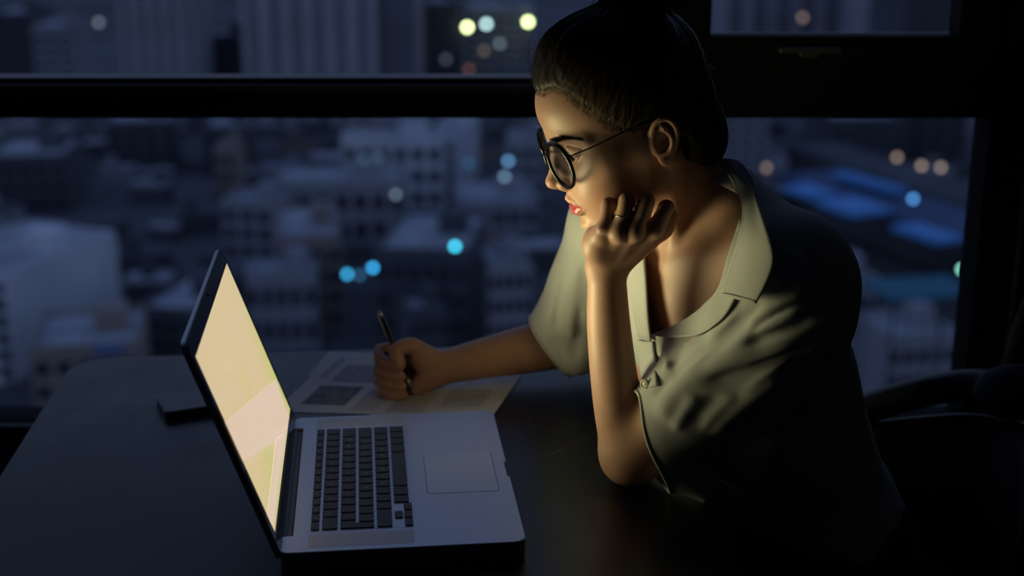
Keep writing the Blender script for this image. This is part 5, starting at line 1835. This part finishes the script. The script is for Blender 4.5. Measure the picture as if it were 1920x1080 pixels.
# stitched hem of the near sleeve: a soft roll round the opening
def opening_ring(c0, nrm_, S_, rad, inset=.004, n=64, guess=.06):
    a = np.cross(nrm_, [0, 1, 0]); a /= np.linalg.norm(a); b = np.cross(nrm_, a)
    out = []
    for t in np.linspace(0, 2 * np.pi, n, endpoint=False):
        d = a * math.cos(t) + b * math.sin(t)
        ts = np.linspace(.0, .16, 81); P = (c0 + d * ts[:, None]).astype(np.float32)
        v = S_.ev(P[:, None, :], P, np.zeros(len(P)) + .05)[:, 0]
        i = np.argmax(v > 0)
        out.append(c0 + d * ts[i] - nrm_ * inset)
    return np.array(out)
for (c0, nn, nm) in ((H0, hem_n, 'near'), (hc0, hr_n, 'far')):
    cand_ = [l for l in LOOPS if np.linalg.norm(l.mean(0) - c0) < .07 and len(l) > 60]
    print('hem loops', nm, [len(l) for l in cand_])
    L_ = max(cand_, key=len)[:-1]
    seg_ = np.r_[0, np.cumsum(np.linalg.norm(np.diff(L_, axis=0), axis=1))]; tt_ = np.linspace(0, seg_[-1], 140)[:-1]
    R_ = np.stack([np.interp(tt_, seg_, L_[:, q]) for q in range(3)], 1)
    for _ in range(3): R_ = (R_ * 2 + np.roll(R_, 1, 0) + np.roll(R_, -1, 0)) / 4
    MB().tube([p - ORG for p in R_], .0021, 8, closed=True).build('sleeve_hem', M_shirt, shirt, True)
    continue
    R_ = opening_ring(c0, nn, SHIRT, .002)
    if nm == 'near': R_ = opening_ring(c0 + nn * .027, nn, SHIRT, .002); R_ = R_ - nn * (5.5 * np.maximum((R_ - c0) @ hem_u - .015, 0) ** 2)[:, None]
    R_ = (R_ + np.roll(R_, 1, 0) + np.roll(R_, -1, 0)) / 3
    MB().tube([p - ORG for p in R_], .0024, 8, closed=True).build('sleeve_hem', M_shirt, shirt, True)

# ---- trousers over hips and legs
tr_ops = []
for sgn in (1, -1):
    K = HIP + Sd * .085 * sgn + Fd * .05 + [-.36, -.02 * sgn, -.02]
    A = K + [.06, 0, -.37]
    tr_ops += [cap(HIP + Sd * .085 * sgn, K, .094, .070, k=.03), cap(K, K + [.02, 0, -.18], .068, .060, k=.03), cap(K + [.02, 0, -.18], A, .060, .046, k=.02)]
tr_ops += [tor((0, -.01, -.46), (.158, .108, .10), k=.04)]
V, Q = surface(Shape(tr_ops), (-.2, 1.4, .05), (.65, 2.15, .75), .006)
link('trousers', mesh_np('trousers', V - ORG, Q), mat('dark_trousers', (.02, .02, .025), .9), woman)

# ================================================================== WORN AND HELD THINGS
def hdm(F_, L_, U_): return Vector(hd(F_, L_, U_))
gl = empty('eyeglasses', tuple(hd(98, 0, 12)), 0, 'black round framed eyeglasses with thin wire temples on the woman\'s nose', 'glasses')
GO = Vector(hd(98, 0, 12))
def rim_pt(s, t, grow=0.0, f=0.0):
    c, sn = math.cos(t), math.sin(t)
    e = 2 / 2.25
    L_ = 34 + (26.0 + grow) * math.copysign(abs(c) ** e, c); U_ = 12.5 + (27.5 + grow) * math.copysign(abs(sn) ** e, sn)
    if sn < 0: L_ = 34 + (L_ - 34) * (1 - .12 * sn * sn)
    return hdm(98.5 - .25 * (L_ - 34) - .08 * (U_ - 12) + f, s * L_, U_) - GO
for s in (1, -1):
    pts = [rim_pt(s, t) for t in np.linspace(0, 2 * math.pi, 49)[:-1]]
    rad = [.0031 if math.sin(t) > .3 else .0024 for t in np.linspace(0, 2 * math.pi, 49)[:-1]]
    MB().tube(pts, rad, 10, closed=True).build('rim', M_frameg, gl, True)
    bm_ = MB(); vs = [bm_.bm.verts.new(rim_pt(s, t, -.4, 0)) for t in np.linspace(0, 2 * math.pi, 49)[:-1]]
    cv = bm_.bm.verts.new(rim_pt(s, 0, -26.0, 1.2) * .5 + rim_pt(s, math.pi, -26.0, 1.2) * .5)
    for i in range(48): bm_.bm.faces.new((vs[i], vs[(i + 1) % 48], cv))
    bm_.build('lens', M_lens, gl, True)
    MB().tube([hdm(93.0, s * 55, 27) - GO, hdm(91.5, s * 59, 28) - GO, hdm(89.0, s * 61.5, 28) - GO], [.0026, .0032, .0022], 8).build('end_piece', M_frameg, gl, True)
    tp = catmull([np.array(hdm(89.5, s * 61.5, 28)), np.array(hdm(60, s * 67, 28)), np.array(hdm(25, s * 73.5, 30)), np.array(hdm(-6, s * 77, 28)), np.array(hdm(-20, s * 76, 20))], 5)
    MB().tube([Vector(p) - GO for p in tp], .00085, 8).build('temple', M_wire, gl, True)
    MB().sphere(hdm(93.8, s * 58, 29) - GO, .0011, 10).build('rivet', M_penm, gl, True)
    MB().sphere(hdm(98.5, s * 8.5, 3) - GO, .0035, 10, (.5, .6, 1)).build('nose_pad', M_clear, gl, True)
MB().tube([rim_pt(1, math.radians(165)), hdm(105.5, 4, 19.5) - GO, hdm(106.2, 0, 20.5) - GO, hdm(105.5, -4, 19.5) - GO, rim_pt(-1, math.radians(165))], .0016, 8).build('bridge', M_frameg, gl, True)

# ring on the ring finger (second finger from the left)
a_, b_ = MCPL[1], PIPL[1]; ctr = a_ + (b_ - a_) * .50; ax = (b_ - a_) / np.linalg.norm(b_ - a_)
rg = empty('ring', tuple(ctr), 0, 'thin silver ring on the second finger of the fist under her chin', 'ring')
rg.rotation_euler = Vector(ax).to_track_quat('Z', 'Y').to_euler()
MB().tube([(.0098 * math.cos(t), .0098 * math.sin(t), 0) for t in np.linspace(0, 2 * math.pi, 33)[:-1]], .0011, 8, closed=True).build('band', M_ring, rg, True)
st_ = MB()
for t in np.linspace(0, 2 * math.pi, 25)[:-1]: st_.sphere((.0106 * math.cos(t), .0106 * math.sin(t), 0), .0008, 6)
st_.build('stones', mat('dark_stones', (.03, .03, .03), .1), rg, True)

# pen
pt = on_z(776, 741, TZ + .0018); pe = at(711, 583, pt[1] + .020)
pd = (pe - pt); plen = np.linalg.norm(pd); pd /= plen
pen = empty('pen', tuple(pt), 0, 'slim dark pen with a bright end held upright over the paper', 'pen')
pen.rotation_euler = Vector(pd).to_track_quat('Z', 'Y').to_euler()
MB().tube([(0, 0, 0), (0, 0, .010)], [.0006, .0024], 12).build('tip', M_penm, pen, True)
MB().tube([(0, 0, .010), (0, 0, .030)], [.0025, .0036], 12).build('grip', M_penm, pen, True)
MB().tube([(0, 0, .030), (0, 0, plen - .012)], [.0037, .0037], 14).build('barrel', M_pen, pen, True)
MB().tube([(0, 0, plen - .012), (0, 0, plen - .002), (0, 0, plen)], [.0034, .0034, .0022], 12).build('end_cap', M_penm, pen, True)
MB().box((0, -.0048, plen - .022), (.0022, .0014, .036), bev=.0005).build('clip', M_penm, pen)

# ================================================================== CHAIR
ch = empty('armchair', (HIP[0] + .08, HIP[1] - .02, 0), math.radians(18), 'black armchair under the woman with a curved arm sweeping back at right', 'chair')
CO = Vector((HIP[0] + .08, HIP[1] - .02, 0)); ci = Matrix.Rotation(-math.radians(18), 3, 'Z')
def cl(p): return ci @ (Vector(p) - CO)
MB().box((-.05, 0, .425), (.50, .50, .07), bev=.025, seg=3).build('seat', M_chairw, ch, True)
MB().prism(round_poly(-.29, -.245, .20, .245, (.05,) * 4, 5), .365, .392).build('seat_frame', M_chair, ch)
for (lx, ly) in ((-.26, -.22), (-.26, .22), (.18, -.22), (.18, .22)):
    MB().tube([(lx * 1.08, ly * 1.05, 0), (lx, ly, .37)], [.011, .017], 10).build('leg', M_chair, ch, True)
# the arm rail seen at the right: from behind her waist up to the back rest
def rail(pts, wv=.020, hv=.034):
    c = catmull([np.array(p) for p in pts], 6)
    m_ = MB(); bmv = []
    for i, p in enumerate(c):
        t = c[min(i + 1, len(c) - 1)] - c[max(i - 1, 0)]; t /= np.linalg.norm(t)
        sd = np.cross(t, [0, 0, 1]); sd /= np.linalg.norm(sd); up = np.cross(sd, t)
        bmv.append([m_.bm.verts.new(cl(p + sd * wv * math.copysign(abs(math.cos(a)) ** .6, math.cos(a)) + up * hv * math.copysign(abs(math.sin(a)) ** .6, math.sin(a)))) for a in np.linspace(0, 2 * math.pi, 13)[:-1]])
    for i in range(len(bmv) - 1):
        for j in range(12): m_.bm.faces.new((bmv[i][j], bmv[i][(j + 1) % 12], bmv[i + 1][(j + 1) % 12], bmv[i + 1][j]))
    m_.bm.faces.new(bmv[0][::-1]); m_.bm.faces.new(bmv[-1])
    return m_
rail([at(1545, 800, 1.98), at(1600, 775, 1.97), at(1690, 745, 1.95), at(1780, 725, 1.92), at(1850, 722, 1.88), at(1915, 745, 1.80)], .022, .022).build('arm_rail', M_chair, ch, True)
# solid curved shell below the rails and the back
sh = MB()
A_ = catmull([np.array(at(1560, 800, 1.975)), np.array(at(1700, 782, 1.95)), np.array(at(1830, 775, 1.90)), np.array(at(1930, 800, 1.80)), np.array(at(1960, 850, 1.68))], 6)
lo_ = A_.copy(); lo_[:, 2] = .40
cc_ = A_.mean(0)
v0 = [sh.bm.verts.new(cl(p)) for p in A_]; v1 = [sh.bm.verts.new(cl(p * [1, 1, 1] + (cc_ - p) * [.12, .12, 0])) for p in lo_]
for i in range(len(A_) - 1): sh.bm.faces.new((v0[i], v0[i + 1], v1[i + 1], v1[i]))
so_ = sh.build('back_shell', M_chair, ch, True)
so_.modifiers.new('thickness', 'SOLIDIFY').thickness = .012
# rolled head of the back rest
MB().sphere((0, 0, 0), .062, 24, (1, .85, .62)).build('back_cushion', M_chairw, ch, True).location = cl(at(1905, 735, 1.84))

# second chair partly in the frame at the right edge
c2_ = empty('side_chair', (at(1960, 900, 2.0)[0], 1.98, 0), math.radians(-30), 'dark chair back leaning at the right edge of the picture', 'chair')
C2 = Vector(c2_.location); c2i = Matrix.Rotation(math.radians(30), 3, 'Z')
def c2l(p): return c2i @ (Vector(p) - C2)
MB().tube([c2l(at(1885, 700, 2.06)), c2l(at(1905, 630, 2.07)), c2l(at(1930, 560, 2.08))], .010, 10).build('back_post', M_chairw, c2_, True)
MB().tube([c2l(at(1885, 700, 2.06)), c2l((at(1885, 700, 2.06)[0] - .0, 2.03, .42)), c2l((at(1885, 700, 2.06)[0] - .01, 2.0, 0))], .011, 10).build('leg', M_chairw, c2_, True)
sx_ = at(1885, 700, 2.06)[0]
MB().box(c2l((sx_ + .22, 1.90, .43)), (.40, .38, .05), bev=.02).build('seat', M_chairw, c2_, True)
for dx, dy in ((.05, -.28), (.42, -.26), (.42, .05)):
    q_ = c2l((sx_ + dx, 2.03 + dy, 0)); MB().tube([q_, q_ + Vector((0, 0, .42))], .011, 8).build('leg', M_chairw, c2_, True)
MB().box(c2l((sx_ + .25, 2.08, .86)), (.38, .02, .30), bev=.008).build('back_rest', M_chairw, c2_)
